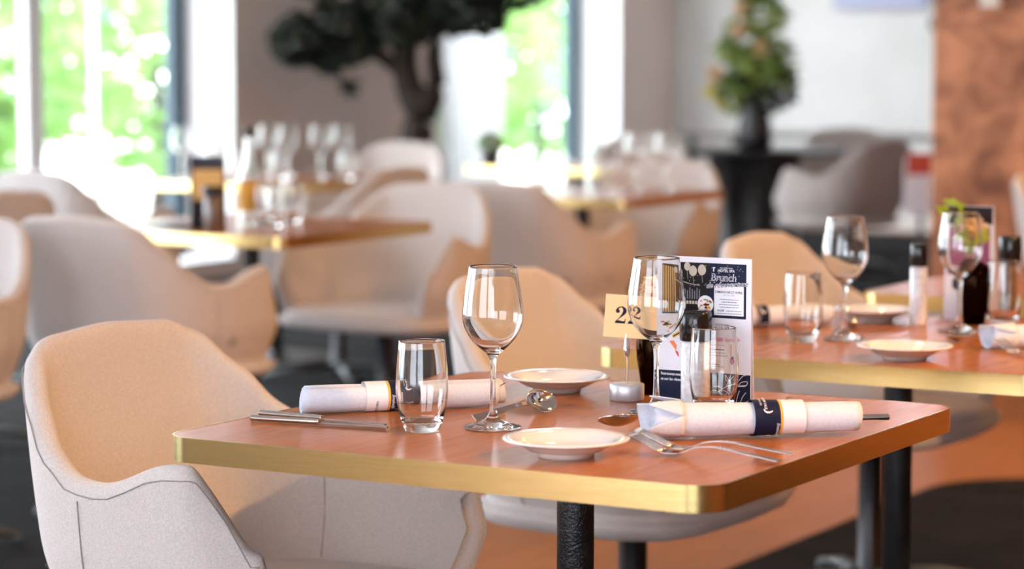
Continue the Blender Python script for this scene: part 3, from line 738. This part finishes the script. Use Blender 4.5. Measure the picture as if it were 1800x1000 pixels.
c = copy_thing(spo, (0, 0, 0), 0, 'blurred dark spoon at the foot of the right wine glass'); lay(c, (0.13, 1.33), (0.105, 1.12), ZT + 0.0006)
fo = tag(fork_mesh().build('fork', M['steel'], solid=0.0014), 'fork with raised tines beside the front napkin roll, lower of the pair', 'fork', 'polished forks')
lay(fo, (0.396, -0.208), (0.20, -0.222), ZT + 0.0006)
c = copy_thing(fo, (0, 0, 0), 0, 'fork with its handle nearer the napkin roll, upper of the pair'); lay(c, (0.397, -0.172), (0.20, -0.214), ZT + 0.0045)
c = copy_thing(fo, (0, 0, 0), 0, 'blurred fork beside the folded napkin at the right edge'); lay(c, (0.39, 0.955), (0.20, 1.065), ZT + 0.0006)
kn = tag(knife_mesh().build('knife', M['steel'], bevel=0.0003), 'front one of the two knives at the left of the front table', 'knife', 'polished knives')
lay(kn, (-0.372, -0.233), (-0.193, -0.209))
c = copy_thing(kn, (0, 0, 0), 0, 'rear one of the two knives, next to the left napkin roll'); lay(c, (-0.390, -0.188), (-0.178, -0.186))

# ------------------------------------------------------------------ napkin rolls
def napkin(label, p0, p1, r, z, band=(0.47, 0.70), fold=False, flip=1, seed=1, writing=True, cyl_text=None, squash=0.95, taper=0.0):
    """cloth rolled round an axis p0 -> p1 lying on the table, with a printed paper band"""
    d = Vector((p1[0] - p0[0], p1[1] - p0[1], 0)); L = d.length
    t = thing('napkin_roll', label, 'napkin', (p0[0], p0[1], z), math.atan2(d.y, d.x), 'rolled white napkins')
    turns = 3.2; NS = 150; NL = 26; b = MB(); vs = []; fs = []
    rs = lambda q: r * (0.52 + 0.48 * q)
    def P(i, j):
        q = i / NS; a = 0.9 + 2 * PI * turns * (q - 1); x = j / NL
        rr = rs(q) * (1 - taper * x)
        rr *= 1 + 0.035 * noise.noise(Vector((x * 5 + seed, math.cos(a) * 0.8, math.sin(a) * 0.8))) * q
        pinch = 1 - 0.05 * math.exp(-((x - (band[0] + band[1]) / 2) / 0.16) ** 2)
        rr *= pinch
        e0 = 0.0; e1 = 0.0
        if q > 0.0:
            e0 = 0.006 * math.sin(a * 0.5 + seed) - (0.03 * max(0, q - 0.75) / 0.25 if fold else 0)
            e1 = 0.006 * math.cos(a * 0.5 + 2 * seed)
        xx = (0 + e0) * (1 - x) + (L + e1) * x
        zz = r * squash + rr * squash * math.sin(a); yy = rr * 1.05 * math.cos(a) * flip
        return Vector((xx, yy, max(zz, 0.0016)))
    for i in range(NS + 1):
        for j in range(NL + 1): vs.append(P(i, j))
    for i in range(NS):
        for j in range(NL):
            q = i * (NL + 1) + j; fs.append((q, q + 1, q + NL + 2, q + NL + 1))
    b.add(vs, fs, 0, True); b.build('cloth', M['napkin'], t, solid=0.0012)
    if fold:                                                      # loose pointed folds at the open end
        b = MB()
        for (ang, ln, wd) in ((2.3, 0.016, 1.1), (3.4, 0.020, 1.2), (1.2, 0.008, 1.0)):
            g = []
            for u in range(9):
                row = []
                for v in range(7):
                    fu = u / 8; fv = v / 6 - 0.5
                    a = ang + fv * wd * (1 - fu * 0.93); rr = r * (1.02 + 0.25 * fu)
                    row.append(Vector((0.03 - fu * (0.03 + ln), rr * 1.05 * math.cos(a), max(0.002, r * squash + rr * squash * math.sin(a)))))
                g.append(row)
            vv = [p for row in g for p in row]
            b.add(vv, [(u * 7 + v, u * 7 + v + 1, u * 7 + v + 8, u * 7 + v + 7) for u in range(8) for v in range(6)], 0, True)
        b.build('folded_tip', M['napkin'], t, solid=0.0012)
    # paper band
    def ring(x0, x1, rad, mi, bb):
        n = 64; vs = []
        for x in (x0, x1):
            for k in range(n):
                a = 2 * PI * k / n; rr = rad * (1 - taper * x / L)
                vs.append((x, rr * 1.05 * math.cos(a), max(0.0006, r * squash + rr * squash * math.sin(a))))
        bb.add(vs, [(k, (k + 1) % n, n + (k + 1) % n, n + k) for k in range(n)], mi, True)
    bb = MB(); x0, x1 = band[0] * L, band[1] * L; wd = x1 - x0; R = r * 1.035
    if flip > 0: a0, a1, g0, g1, w0, w1 = x0, x0 + wd * 0.50, x0 + wd * 0.50, x0 + wd * 0.55, x0 + wd * 0.55, x1
    else: w0, w1, g0, g1, a0, a1 = x0, x0 + wd * 0.40, x0 + wd * 0.40, x0 + wd * 0.45, x0 + wd * 0.45, x1
    ring(a0, a1, R, 0, bb); ring(g0, g1, R, 1, bb); ring(w0, w1, R, 2, bb)
    band_o = bb.build('paper_band', [M['navy'], M['gold_print'], M['white_print']], t)
    if writing:
        def wrap(faces, xc, ac, mi, mb, rot=1):
            vs, fs = faces; out = []
            for p in vs:
                # text x runs down round the roll, text y along the axis
                a = ac + p.x / R; x = xc + p.y          # reads downwards round the front of the roll
                out.append((x, 1.004 * R * 1.05 * math.cos(a), r * squash + 1.012 * R * squash * math.sin(a)))
            mb.add(out, fs, mi)
        wb = MB(); nm = (a0 + a1) / 2; sg = 1 if flip > 0 else -1
        wrap(text_faces('VAN DER VALK', 0.0044, 0.0001), nm - 0.004, PI / 2 + 0.45, 0, wb)
        wrap(text_faces('HOTEL SPA', 0.0034, 0.00005), nm - 0.0095, PI / 2 + 0.45, 0, wb)
        def mark(shape, x, ang):
            wb.add([(x + px, 1.004 * R * 1.05 * math.cos(ang - py / R), r * squash + 1.012 * R * squash * math.sin(ang - py / R)) for px, py in shape], [tuple(range(len(shape)))], 0)
        # small long-billed bird mark and a spoon drawing
        mark([(-0.0062, 0.0046), (-0.0050, 0.0050), (-0.0042, 0.0030), (-0.0020, 0.0012), (0.0020, 0.0010), (0.0060, 0.0024), (0.0062, 0.0008), (0.0020, -0.0014), (-0.0020, -0.0014), (-0.0052, 0.0010)], nm, PI - 0.42)
        mark([(-0.0130, 0.0004), (-0.001, 0.0006), (0.001, 0.0015), (0.004, 0.0017), (0.0060, 0.0), (0.004, -0.0017), (0.001, -0.0015), (-0.001, -0.0006), (-0.0130, -0.0004)], nm, PI + 0.95)
        if flip < 0: mark([(-0.0130, 0.0004), (-0.001, 0.0006), (0.001, 0.0015), (0.004, 0.0017), (0.0060, 0.0), (0.004, -0.0017), (0.001, -0.0015), (-0.001, -0.0006), (-0.0130, -0.0004)], nm + 0.004, PI + 0.68)
        wrap(text_faces('Smakelijk', 0.0062, 0.00006, 0.35), (a1 - 0.0058) if flip > 0 else (a0 + 0.0020), PI + (0.55 if flip > 0 else 0.30), 0, wb)
        wb.build('lettering', M['white_print'], band_o)
        wb = MB(); wrap(text_faces('VAN DER VALK', 0.0050, 0.0001), (w0 + w1) / 2 - 0.002, PI + 0.95 if flip < 0 else PI / 2 - 0.35, 0, wb)
        wb.build('lettering', M['ink'], band_o)
    return t
napkin('rolled white napkin with navy paper band at the right of the front table', (0.176, -0.100), (0.379, 0.066), 0.0262, ZT, (0.47, 0.73), True, 1, 1, taper=0.18)
napkin('rolled white napkin with navy paper band behind the left tumbler', (-0.352, -0.139), (-0.161, 0.066), 0.0215, ZT, (0.30, 0.57), False, -1, 5)
napkin('blurred rolled napkin with navy band behind the tumbler on the second table', (-0.345, 1.165), (-0.205, 1.330), 0.0205, ZT, (0.22, 0.42), False, -1, 9)
napkin('blurred folded napkin roll cut by the right edge of the photo', (0.205, 1.10), (0.41, 1.26), 0.0225, ZT, (0.45, 0.72), True, 1, 13, writing=False)
# knife handles sticking out of the rolls
c = copy_thing(kn, (0, 0, 0), 0, 'knife handle sticking out of the right napkin roll'); lay(c, (0.413, 0.098), (0.24, -0.042), ZT + 0.0168)
c = copy_thing(fo, (0, 0, 0), 0, 'fork rolled inside the left napkin with dark tine tips showing'); lay(c, (-0.285, -0.080), (-0.150, 0.068), ZT + 0.009)

# ------------------------------------------------------------------ number stand
t = thing('table_number_stand', 'metal clip stand holding the cream table number 22', 'sign', (-0.034, 0.214, ZT))
b = MB(); b.lathe([(0, 0), (0.0235, 0), (0.0248, 0.001), (0.0248, 0.0225), (0.0238, 0.0236), (0, 0.0236)], 48); b.build('base', M['satin_steel'], t)
b = MB(); b.tube(catmull([(0, 0, 0.023), (0.0005, 0, 0.045), (-0.0005, 0, 0.066)], 12), 0.0011, 10); b.build('rod', M['steel'], t)
b = MB()
for s in (-1, 1):
    b.tube(catmull([(0, 0.0006 * s, 0.062), (-0.0005, 0.0028 * s, 0.071), (-0.0008, 0.0022 * s, 0.084), (-0.001, 0.0009 * s, 0.103)], 14), [0.0012, 0.002, 0.0026, 0.003, 0.0032, 0.003, 0.003, 0.0026, 0.0024, 0.0022, 0.002, 0.0018, 0.0016, 0.0013, 0.001], 8)
b.tube([(0, -0.004, 0.073), (0, 0.004, 0.073)], 0.0016, 8); b.build('clip', M['steel'], t)
b = MB(); b.box((-0.038, -0.0005, 0), (0.040, 0.0005, 0.0615)); card = b.build('number_card', M['beige_card'], t, loc=(0.0035, 0.0, 0.0895)); card.rotation_euler = (0, math.radians(4), math.radians(30))
def digit2(mb, x0, z0, h, mi=0):
    """fat Didone style 2 drawn as a ribbon of changing width"""
    k = h
    path = [(0.10, 0.70, 0.13), (0.17, 0.86, 0.10), (0.33, 0.965, 0.05), (0.50, 0.90, 0.14), (0.575, 0.74, 0.21), (0.50, 0.56, 0.17), (0.33, 0.36, 0.07), (0.16, 0.18, 0.04), (0.07, 0.08, 0.05)]
    pts = catmull(path, 40); vs = []; fs = []
    for i, p in enumerate(pts):
        a = pts[min(i + 1, 40)]; c_ = pts[max(i - 1, 0)]; d = Vector((a.x - c_.x, a.y - c_.y)).normalized(); nx, nz = -d.y, d.x
        w = p.z / 2
        vs += [(x0 + (p.x + nx * w) * k, -0.0008, z0 + (p.y + nz * w) * k), (x0 + (p.x - nx * w) * k, -0.0008, z0 + (p.y - nz * w) * k)]
    for i in range(40): fs.append((2 * i, 2 * i + 1, 2 * i + 3, 2 * i + 2))
    mb.add(vs, fs, mi)
    n = 20
    mb.add([(x0 + (0.17 + 0.115 * math.cos(2 * PI * q / n)) * k, -0.0009, z0 + (0.70 + 0.105 * math.sin(2 * PI * q / n)) * k) for q in range(n)], [tuple(range(n))], mi)
    base = [(0.04, 0.0), (0.04, 0.09), (0.20, 0.17), (0.32, 0.16), (0.46, 0.125), (0.585, 0.155), (0.63, 0.28), (0.665, 0.28), (0.63, 0.0)]
    mb.add([(x0 + x * k, -0.00085, z0 + z * k) for x, z in base], [tuple(range(len(base)))], mi)
b = MB(); digit2(b, -0.0235, 0.0205, 0.0245); digit2(b, -0.0050, 0.0205, 0.0245); b.build('numeral', M['navy'], card)

# ------------------------------------------------------------------ printed tent card on the front table
t = thing('menu_card', 'white tent card with a navy brunch poster and white line flowers', 'menu', (0.084, 0.2215, ZT))
def front_panel():
    b = MB(); L = 0
    Wd, Hh = 0.148, 0.210
    mats_ = [M['paper'], M['navy'], M['white_print'], M['dark_brown_print'], M['streamer'], M['balloon'], M['ink'], M['grey_ink'], M['pink'], M['orange'], M['yellow'], M['green_print'], M['red_print']]
    def rect(x0, z0, x1, z1, mi, ly): b.add([(x0 - Wd / 2, -0.0004 - 0.00012 * ly, z0), (x1 - Wd / 2, -0.0004 - 0.00012 * ly, z0), (x1 - Wd / 2, -0.0004 - 0.00012 * ly, z1), (x0 - Wd / 2, -0.0004 - 0.00012 * ly, z1)], [(0, 1, 2, 3)], mi)
    def ell(cx, cz, rx, rz, mi, ly, n=20): b.add([(cx - Wd / 2 + rx * math.cos(2 * PI * q / n), -0.0004 - 0.00012 * ly, cz + rz * math.sin(2 * PI * q / n)) for q in range(n)], [tuple(range(n))], mi)
    def poly(pts, mi, ly): b.add([(x - Wd / 2, -0.0004 - 0.00012 * ly, z) for x, z in pts], [tuple(range(len(pts)))], mi)
    def line(pts, w, mi, ly):
        p = catmull([(x, z, 0) for x, z in pts], 4 * (len(pts) - 1)) if len(pts) > 2 else [Vector((x, z, 0)) for x, z in pts]
        vs = []
        for i, q in enumerate(p):
            d = p[min(i + 1, len(p) - 1)] - p[max(i - 1, 0)]; d.normalize(); n_ = Vector((-d.y, d.x, 0)) * w / 2
            for s in (1, -1): vs.append((q.x + n_.x * s - Wd / 2, -0.0004 - 0.00012 * ly, q.y + n_.y * s))
        b.add(vs, [(2 * i, 2 * i + 1, 2 * i + 3, 2 * i + 2) for i in range(len(p) - 1)], mi)
    def txt(s, x, z, size, mi, ly, bold=0, shear=0, align='CENTER', rot=0, sp=1.0):
        vs, fs = text_faces(s, size, bold, shear, sp, align); ca, sa = math.cos(rot), math.sin(rot)
        b.add([(x - Wd / 2 + p.x * ca - p.y * sa, -0.0004 - 0.00012 * ly, z + p.x * sa + p.y * ca) for p in vs], fs, mi)
    b.box((-Wd / 2, -0.0004, 0), (Wd / 2, 0.0004, Hh), 0)
    rect(0.009, 0.125, 0.140, 0.202, 3, 1); rect(0.083, 0.125, 0.140, 0.202, 1, 2)      # brunch poster
    for i in range(6): rect(0.010 + 0.004 * i, 0.128, 0.0125 + 0.004 * i, 0.200 - 0.001 * i, 4, 2)
    for cx, cz, r_ in ((0.034, 0.192, 0.0045), (0.048, 0.196, 0.005), (0.057, 0.190, 0.0062), (0.071, 0.192, 0.0064)):
        ell(cx, cz, r_, r_ * 1.2, 5, 3); line([(cx, cz - r_ * 1.2), (cx + 0.001, cz - 0.018)], 0.0004, 5, 2)
    line([(0.030, 0.178), (0.05, 0.172), (0.068, 0.170)], 0.0010, 5, 3)
    for k in range(8): rect(0.040 + 0.0038 * k, 0.150, 0.0415 + 0.0038 * k, 0.166 - (k % 3) * 0.002, 7, 2)
    for k in range(7): rect(0.038 + 0.0045 * k, 0.143, 0.0412 + 0.0045 * k, 0.1475, 5, 3)
    rd = random.Random(4)
    for k in range(46): ell(rd.uniform(0.035, 0.138), rd.uniform(0.165, 0.200), 0.0005, 0.0005, 2, 3, 6)
    ell(0.077, 0.1435, 0.0125, 0.0125, 2, 4, 28)                                          # round plate of food
    for k in range(26): a = rd.uniform(0, 6.28); q = rd.uniform(0, 0.0098); ell(0.077 + q * math.cos(a), 0.1425 + q * math.sin(a) * 0.85, rd.uniform(0.0012, 0.0026), 0.0012, (9, 12, 11, 10)[k % 4], 5, 8)
    rect(0.0905, 0.1290, 0.1365, 0.1705, 2, 4)
    txt('Brunch', 0.105, 0.1775, 0.0145, 2, 6, 0.0004, 0.1, sp=0.98); txt('Brunch', 0.105, 0.1775, 0.0145, 1, 7, -0.0001, 0.1, sp=1.02)
    txt('de réouverture', 0.110, 0.1690, 0.0105, 2, 6, 0.0004, 0.45, rot=0.07); txt('de réouverture', 0.110, 0.1690, 0.0105, 1, 7, -0.00005, 0.45, rot=0.07)
    txt('VAN DER VALK', 0.1090, 0.1948, 0.0030, 2, 5, 0.0, sp=1.0); txt('HOTEL SPA', 0.1090, 0.1903, 0.0052, 2, 5, 0.00012)
    poly([(0.0865, 0.1955), (0.0905, 0.1968), (0.0925, 0.1955), (0.0905, 0.1950), (0.0900, 0.1905), (0.0885, 0.1905), (0.0892, 0.1950)], 2, 5)
    txt('DIMANCHE 27 AVRIL', 0.1135, 0.1605, 0.0046, 6, 5, 0.00010); txt('de 12h à 15h', 0.1135, 0.1568, 0.0032, 7, 5)
    def greek(x0, x1, z, h, mi, ly):
        x = x0
        while x < x1:
            w = rd.uniform(0.0015, 0.0045); rect(x, z, min(x + w, x1), z + h, mi, ly); x += w + 0.0007
    for k, (x0, x1) in enumerate(((0.099, 0.128), (0.102, 0.126), (0.098, 0.130), (0.099, 0.129))): greek(x0, x1, 0.1510 - 0.0036 * k, 0.0011, 6 if k == 1 else 7, 5)
    txt('39,50€', 0.1010, 0.1345, 0.0038, 6, 5, 0.00010); greek(0.109, 0.133, 0.1350, 0.0012, 7, 5); greek(0.096, 0.133, 0.1312, 0.0012, 7, 5)
    # middle: make-up workshop and food
    txt('VAN DER VALK', 0.1030, 0.1150, 0.0030, 6, 1); txt('HOTEL SPA', 0.1030, 0.1105, 0.0052, 6, 1, 0.0001)
    poly([(0.0805, 0.1157), (0.0845, 0.1170), (0.0865, 0.1157), (0.0845, 0.1152), (0.0840, 0.1110), (0.0825, 0.1110), (0.0832, 0.1152)], 6, 1)
    txt('Atelier', 0.0765, 0.1015, 0.0085, 8, 4, 0.00005, 0.4); txt('maquillage', 0.0850, 0.0940, 0.0095, 8, 4, 0.00005, 0.4); txt('en famille', 0.1140, 0.0925, 0.0085, 8, 4, 0.00005, 0.4, rot=0.05)
    rect(0.0700, 0.0655, 0.1190, 0.0890, 2, 2)
    txt('mardi 29 avril', 0.0960, 0.0850, 0.0045, 8, 4); greek(0.078, 0.108, 0.0795, 0.0015, 6, 4); greek(0.074, 0.110, 0.0750, 0.0010, 7, 4); greek(0.072, 0.114, 0.0710, 0.0010, 7, 4)
    rect(0.1195, 0.0690, 0.1215, 0.0890, 9, 3); ell(0.1225, 0.0650, 0.0042, 0.0045, 6, 3); ell(0.1225, 0.0645, 0.0030, 0.0032, 8, 4); poly([(0.1205, 0.0700), (0.1250, 0.0725), (0.1262, 0.0695), (0.1235, 0.0680)], 6, 4)
    rect(0.0790, 0.0530, 0.1150, 0.0610, 2, 2); greek(0.086, 0.100, 0.0580, 0.0011, 6, 4); greek(0.086, 0.108, 0.0555, 0.0009, 7, 4)
    for k in range(16): a = rd.uniform(0, 6.28); q = rd.uniform(0, 0.010); ell(0.018 + q * math.cos(a), 0.106 + q * math.sin(a) * 0.7, 0.0035, 0.0015, (12, 10, 6, 11)[k % 4], 2, 8)
    poly([(0.024, 0.097), (0.044, 0.109), (0.040, 0.100), (0.026, 0.092)], 10, 3); line([(0.026, 0.095), (0.040, 0.103)], 0.002, 6, 4)
    poly([(0.020, 0.088), (0.027, 0.0895), (0.032, 0.083), (0.0315, 0.074)], 9, 3)
    poly([(0.029, 0.075), (0.034, 0.0740), (0.036, 0.066), (0.033, 0.068)], 12, 3)
    # bottom navy band with flowers
    rect(0.0, 0.0, 0.1475, 0.0465, 1, 1)
    txt('Retrouvez-nous', 0.007, 0.0395, 0.0052, 2, 3, 0.00012, align='LEFT'); txt('et sur les réseaux', 0.007, 0.0320, 0.0052, 2, 3, 0.00012, align='LEFT')
    for pts in ([(0.092, 0.004), (0.100, 0.016), (0.112, 0.026), (0.126, 0.030), (0.142, 0.032)], [(0.112, 0.026), (0.118, 0.036), (0.128, 0.043)], [(0.118, 0.034), (0.114, 0.040), (0.110, 0.044), (0.111, 0.038), (0.115, 0.034)],
                [(0.128, 0.036), (0.136, 0.045), (0.140, 0.046)], [(0.100, 0.016), (0.104, 0.008), (0.114, 0.002)], [(0.100, 0.016), (0.108, 0.018), (0.116, 0.012), (0.112, 0.005), (0.104, 0.004)],
                [(0.098, 0.014), (0.092, 0.018), (0.086, 0.014), (0.086, 0.006), (0.092, 0.003)], [(0.106, 0.022), (0.098, 0.026), (0.090, 0.024)], [(0.120, 0.002), (0.122, 0.016), (0.119, 0.026)], [(0.125, 0.002), (0.128, 0.016), (0.131, 0.024)],
                [(0.131, 0.002), (0.135, 0.014), (0.141, 0.022)], [(0.136, 0.002), (0.141, 0.008), (0.1465, 0.011)], [(0.128, 0.030), (0.134, 0.036), (0.143, 0.037), (0.140, 0.031), (0.128, 0.030)], [(0.122, 0.004), (0.118, 0.012), (0.116, 0.022)]):
        line(pts, 0.0009, 2, 3)
    return b, mats_
fb, fm = front_panel(); fb.build('front_panel', fm, t)
b = MB(); b.add([(-0.074, 0.0006, 0.2095), (0.074, 0.0006, 0.2095), (0.074, 0.011, 0.0004), (-0.074, 0.011, 0.0004)], [(0, 1, 2, 3)]); b.build('back_panel', M['paper'], t, solid=0.0006)

# ------------------------------------------------------------------ mills, vases, bottles
def mill(label, loc, fill, h=0.085, r=0.0195, cap_h=0.05, cap_r=0.0205, name='salt_mill'):
    t = thing(name, label, 'mill', loc, 0)
    b = MB(); b.lathe([(0, 0), (r * 0.95, 0), (r, 0.002), (r, h), (r * 0.86, h + 0.003), (0, h + 0.003)], 40); b.build('filled_body', fill, t)
    b = MB(); b.lathe([(0, h + 0.0032), (cap_r * 0.96, h + 0.0032), (cap_r, h + 0.005), (cap_r * 1.03, h + cap_h * 0.6), (cap_r * 0.98, h + cap_h * 0.95), (cap_r * 0.9, h + cap_h), (0, h + cap_h + 0.0005)], 40); b.build('cap', M['black_plastic'], t)
    return t
mill('salt mill with glossy black cap before the printed tent card', (0.086, 0.192, ZT), M['salt'], 0.092, 0.0205, 0.045, 0.0225)
mill('slim salt mill with black cap on the second table', (-0.052, 1.400, ZT), M['salt'], 0.105, 0.0155, 0.045, 0.0155)
mill('mill with square black cap behind the right edge tumbler', (0.058, 1.585, ZT), M['pepper'], 0.105, 0.017, 0.052, 0.021, 'pepper_mill')
mill('black capped pepper mill before the dark menu on the middle left table', (-2.735, 2.80, ZT), M['pepper'], 0.10, 0.027, 0.028, 0.032, 'pepper_mill')

def bud_vase(label, loc, s=1.0, green=False, flab=''):
    t = thing('bud_vase', label, 'vase', loc, 0)
    b = MB(); b.lathe([(0, 0), (0.013 * s, 0), (0.0165 * s, 0.003), (0.0235 * s, 0.05 * s), (0.0245 * s, 0.070 * s), (0.021 * s, 0.085 * s), (0.0125 * s, 0.093 * s), (0.0110 * s, 0.0925 * s), (0.019 * s, 0.083 * s), (0.0225 * s, 0.070 * s), (0.0215 * s, 0.05 * s), (0.0150 * s, 0.006 * s), (0, 0.005 * s)], 40)
    b.build('vase_body', M['brown_glass'], t)
    f = thing('flower', flab, 'flower', loc, 0)
    b = MB(); b.tube(catmull([(0.0, 0.0, 0.012 * s), (0.001, 0.002, 0.09 * s), (-0.003, 0.002, 0.13 * s)], 10), 0.0012 * s, 6); b.build('stem', M['leaf'], f)
    b = MB(); leaves(b, (-0.003, 0.0, 0.146 * s), 0.0155 * s, 90, 0.0105 * s, 0, 0.85, 31); b.build('petals', M['petal'], f)
    if green:
        b = MB(); leaves(b, (-0.035 * s, 0.0, 0.165 * s), 0.020 * s, 16, 0.018 * s, 0, 1, 8); leaves(b, (-0.005 * s, 0.0, 0.13 * s), 0.025 * s, 16, 0.018 * s, 0, 0.8, 9); b.build('leaves', M['leaf_lime'], f)
    return t
bud_vase('dark brown glass bud vase behind the second wine glass stem', (-0.028, 0.287, ZT), 1.08, False, 'cream flower in the brown vase behind the wine glass bowl')
bud_vase('dark bud vase behind the right wine glass on the second table', (0.035, 1.455, ZT), 1.25, True, 'cream flower with lime green leaves on the second table')

# menus on the other tables
def simple_menu(label, loc, rz, w, h, c_top, c_mid, top_frac=0.16):
    t = thing('menu_card', label, 'menu', loc, rz)
    b = MB(); b.box((-w / 2, -0.0006, 0), (w / 2, 0.0006, h), 0)
    b.add([(-w / 2 + 0.001, -0.0009, h * (1 - top_frac)), (w / 2 - 0.001, -0.0009, h * (1 - top_frac)), (w / 2 - 0.001, -0.0009, h - 0.001), (-w / 2 + 0.001, -0.0009, h - 0.001)], [(0, 1, 2, 3)], 1)
    rd = random.Random(int(h * 1000))
    b.add([(-w / 2 + 0.006, -0.0009, h * 0.40), (w / 2 - 0.006, -0.0009, h * 0.40), (w / 2 - 0.006, -0.0009, h * (0.98 - top_frac)), (-w / 2 + 0.006, -0.0009, h * (0.98 - top_frac))], [(0, 1, 2, 3)], 2)
    for k in range(9):
        cx, cz = rd.uniform(-w * 0.3, w * 0.3), rd.uniform(h * 0.1, h * 0.36); q = rd.uniform(0.005, 0.011)
        b.add([(cx + q * math.cos(2 * PI * j / 12), -0.0011, cz + q * math.sin(2 * PI * j / 12)) for j in range(12)], [tuple(range(12))], 3 + k % 2)
    b.build('front_panel', [M['paper'] if c_mid != 'dark' else M['dark_brown_print'], c_top, M['purple'] if c_mid != 'dark' else M['streamer'], M['ink'], M['orange']], t)
    b = MB(); b.add([(-w / 2, 0.0009, h - 0.0006), (w / 2, 0.0009, h - 0.0006), (w / 2, 0.05, 0.0005), (-w / 2, 0.05, 0.0005)], [(0, 1, 2, 3)]); b.build('back_panel', M['paper'], t, solid=0.0006)
    return t
simple_menu('tent card with purple print and dark top behind the right wine glass', (0.0, 1.52, ZT), 0.1, 0.092, 0.215, M['dark_brown_print'], 'purple')
simple_menu('tall dark menu with orange picture on the middle left table', (-2.80, 2.86, ZT), math.radians(32), 0.10, 0.21, M['ink'], 'dark')

def bottle(label, loc, h=0.26, r=0.035, lab=None, name='bottle', cap=True, neck=0.013):
    t = thing(name, label, 'bottle' if name == 'bottle' else 'carafe', loc, 0)
    b = MB(); pr = spline_prof([(r * 0.9, 0.0), (r, 0.006), (r, h * 0.35), (r * 0.97, h * 0.52), (r * 0.6, h * 0.66), (neck, h * 0.80), (neck, h * 0.97), (neck + 0.001, h)], 40)
    b.lathe([(0, 0)] + pr + [(max(q - 0.002, 0.002), z) for q, z in reversed(pr[2:])] + [(0, 0.006)], 40); b.build('glass_body', M['glass'], t)
    if cap:
        b = MB(); b.lathe([(0, h + 0.001), (neck + 0.003, h + 0.001), (neck + 0.003, h + 0.028), (0, h + 0.029)], 24); b.build('cap', M['black_plastic'], t)
    if lab:
        b = MB(); b.lathe([(r + 0.0006, h * 0.16), (r + 0.0006, h * 0.5)], 36); b.build('bottle_label', lab, t)
    return t
bottle('clear bottle with amber label and black cap on the middle left table', (-2.80, 3.06, ZT), 0.26, 0.034, M['amber'])
bottle('blurred clear bottle left of the amber one', (-2.86, 2.95, ZT), 0.22, 0.030, None, cap=False)
bottle('blurred glass carafe on the centre background table', (-2.80, 5.22, ZT), 0.22, 0.045, None, 'carafe', cap=False, neck=0.016)
bottle('blurred clear bottle on the window table', (-4.62, 5.32, ZT), 0.24, 0.034, None, cap=False)
b = MB(); b.prism(roundrect(0.20, 0.14, 0.01, 4, -2.93, 2.90), ZT, ZT + 0.006); tag(b.build('tray', M['dark_brown_print']), 'flat dark tray on the middle left table beside the menu', 'tray')

# small potted plant on the table before the far window
t = thing('potted_plant', 'small green plant in a dark pot before the far window', 'plant', (-4.36, 7.06, ZT))
b = MB(); b.lathe([(0, 0), (0.035, 0), (0.045, 0.07), (0.04, 0.07), (0.032, 0.06), (0, 0.06)], 24); b.build('pot', M['table_dark'], t)
b = MB(); leaves(b, (0, 0, 0.105), 0.06, 90, 0.028, 0, 0.7, 77); b.build('foliage', M['leaf'], t)
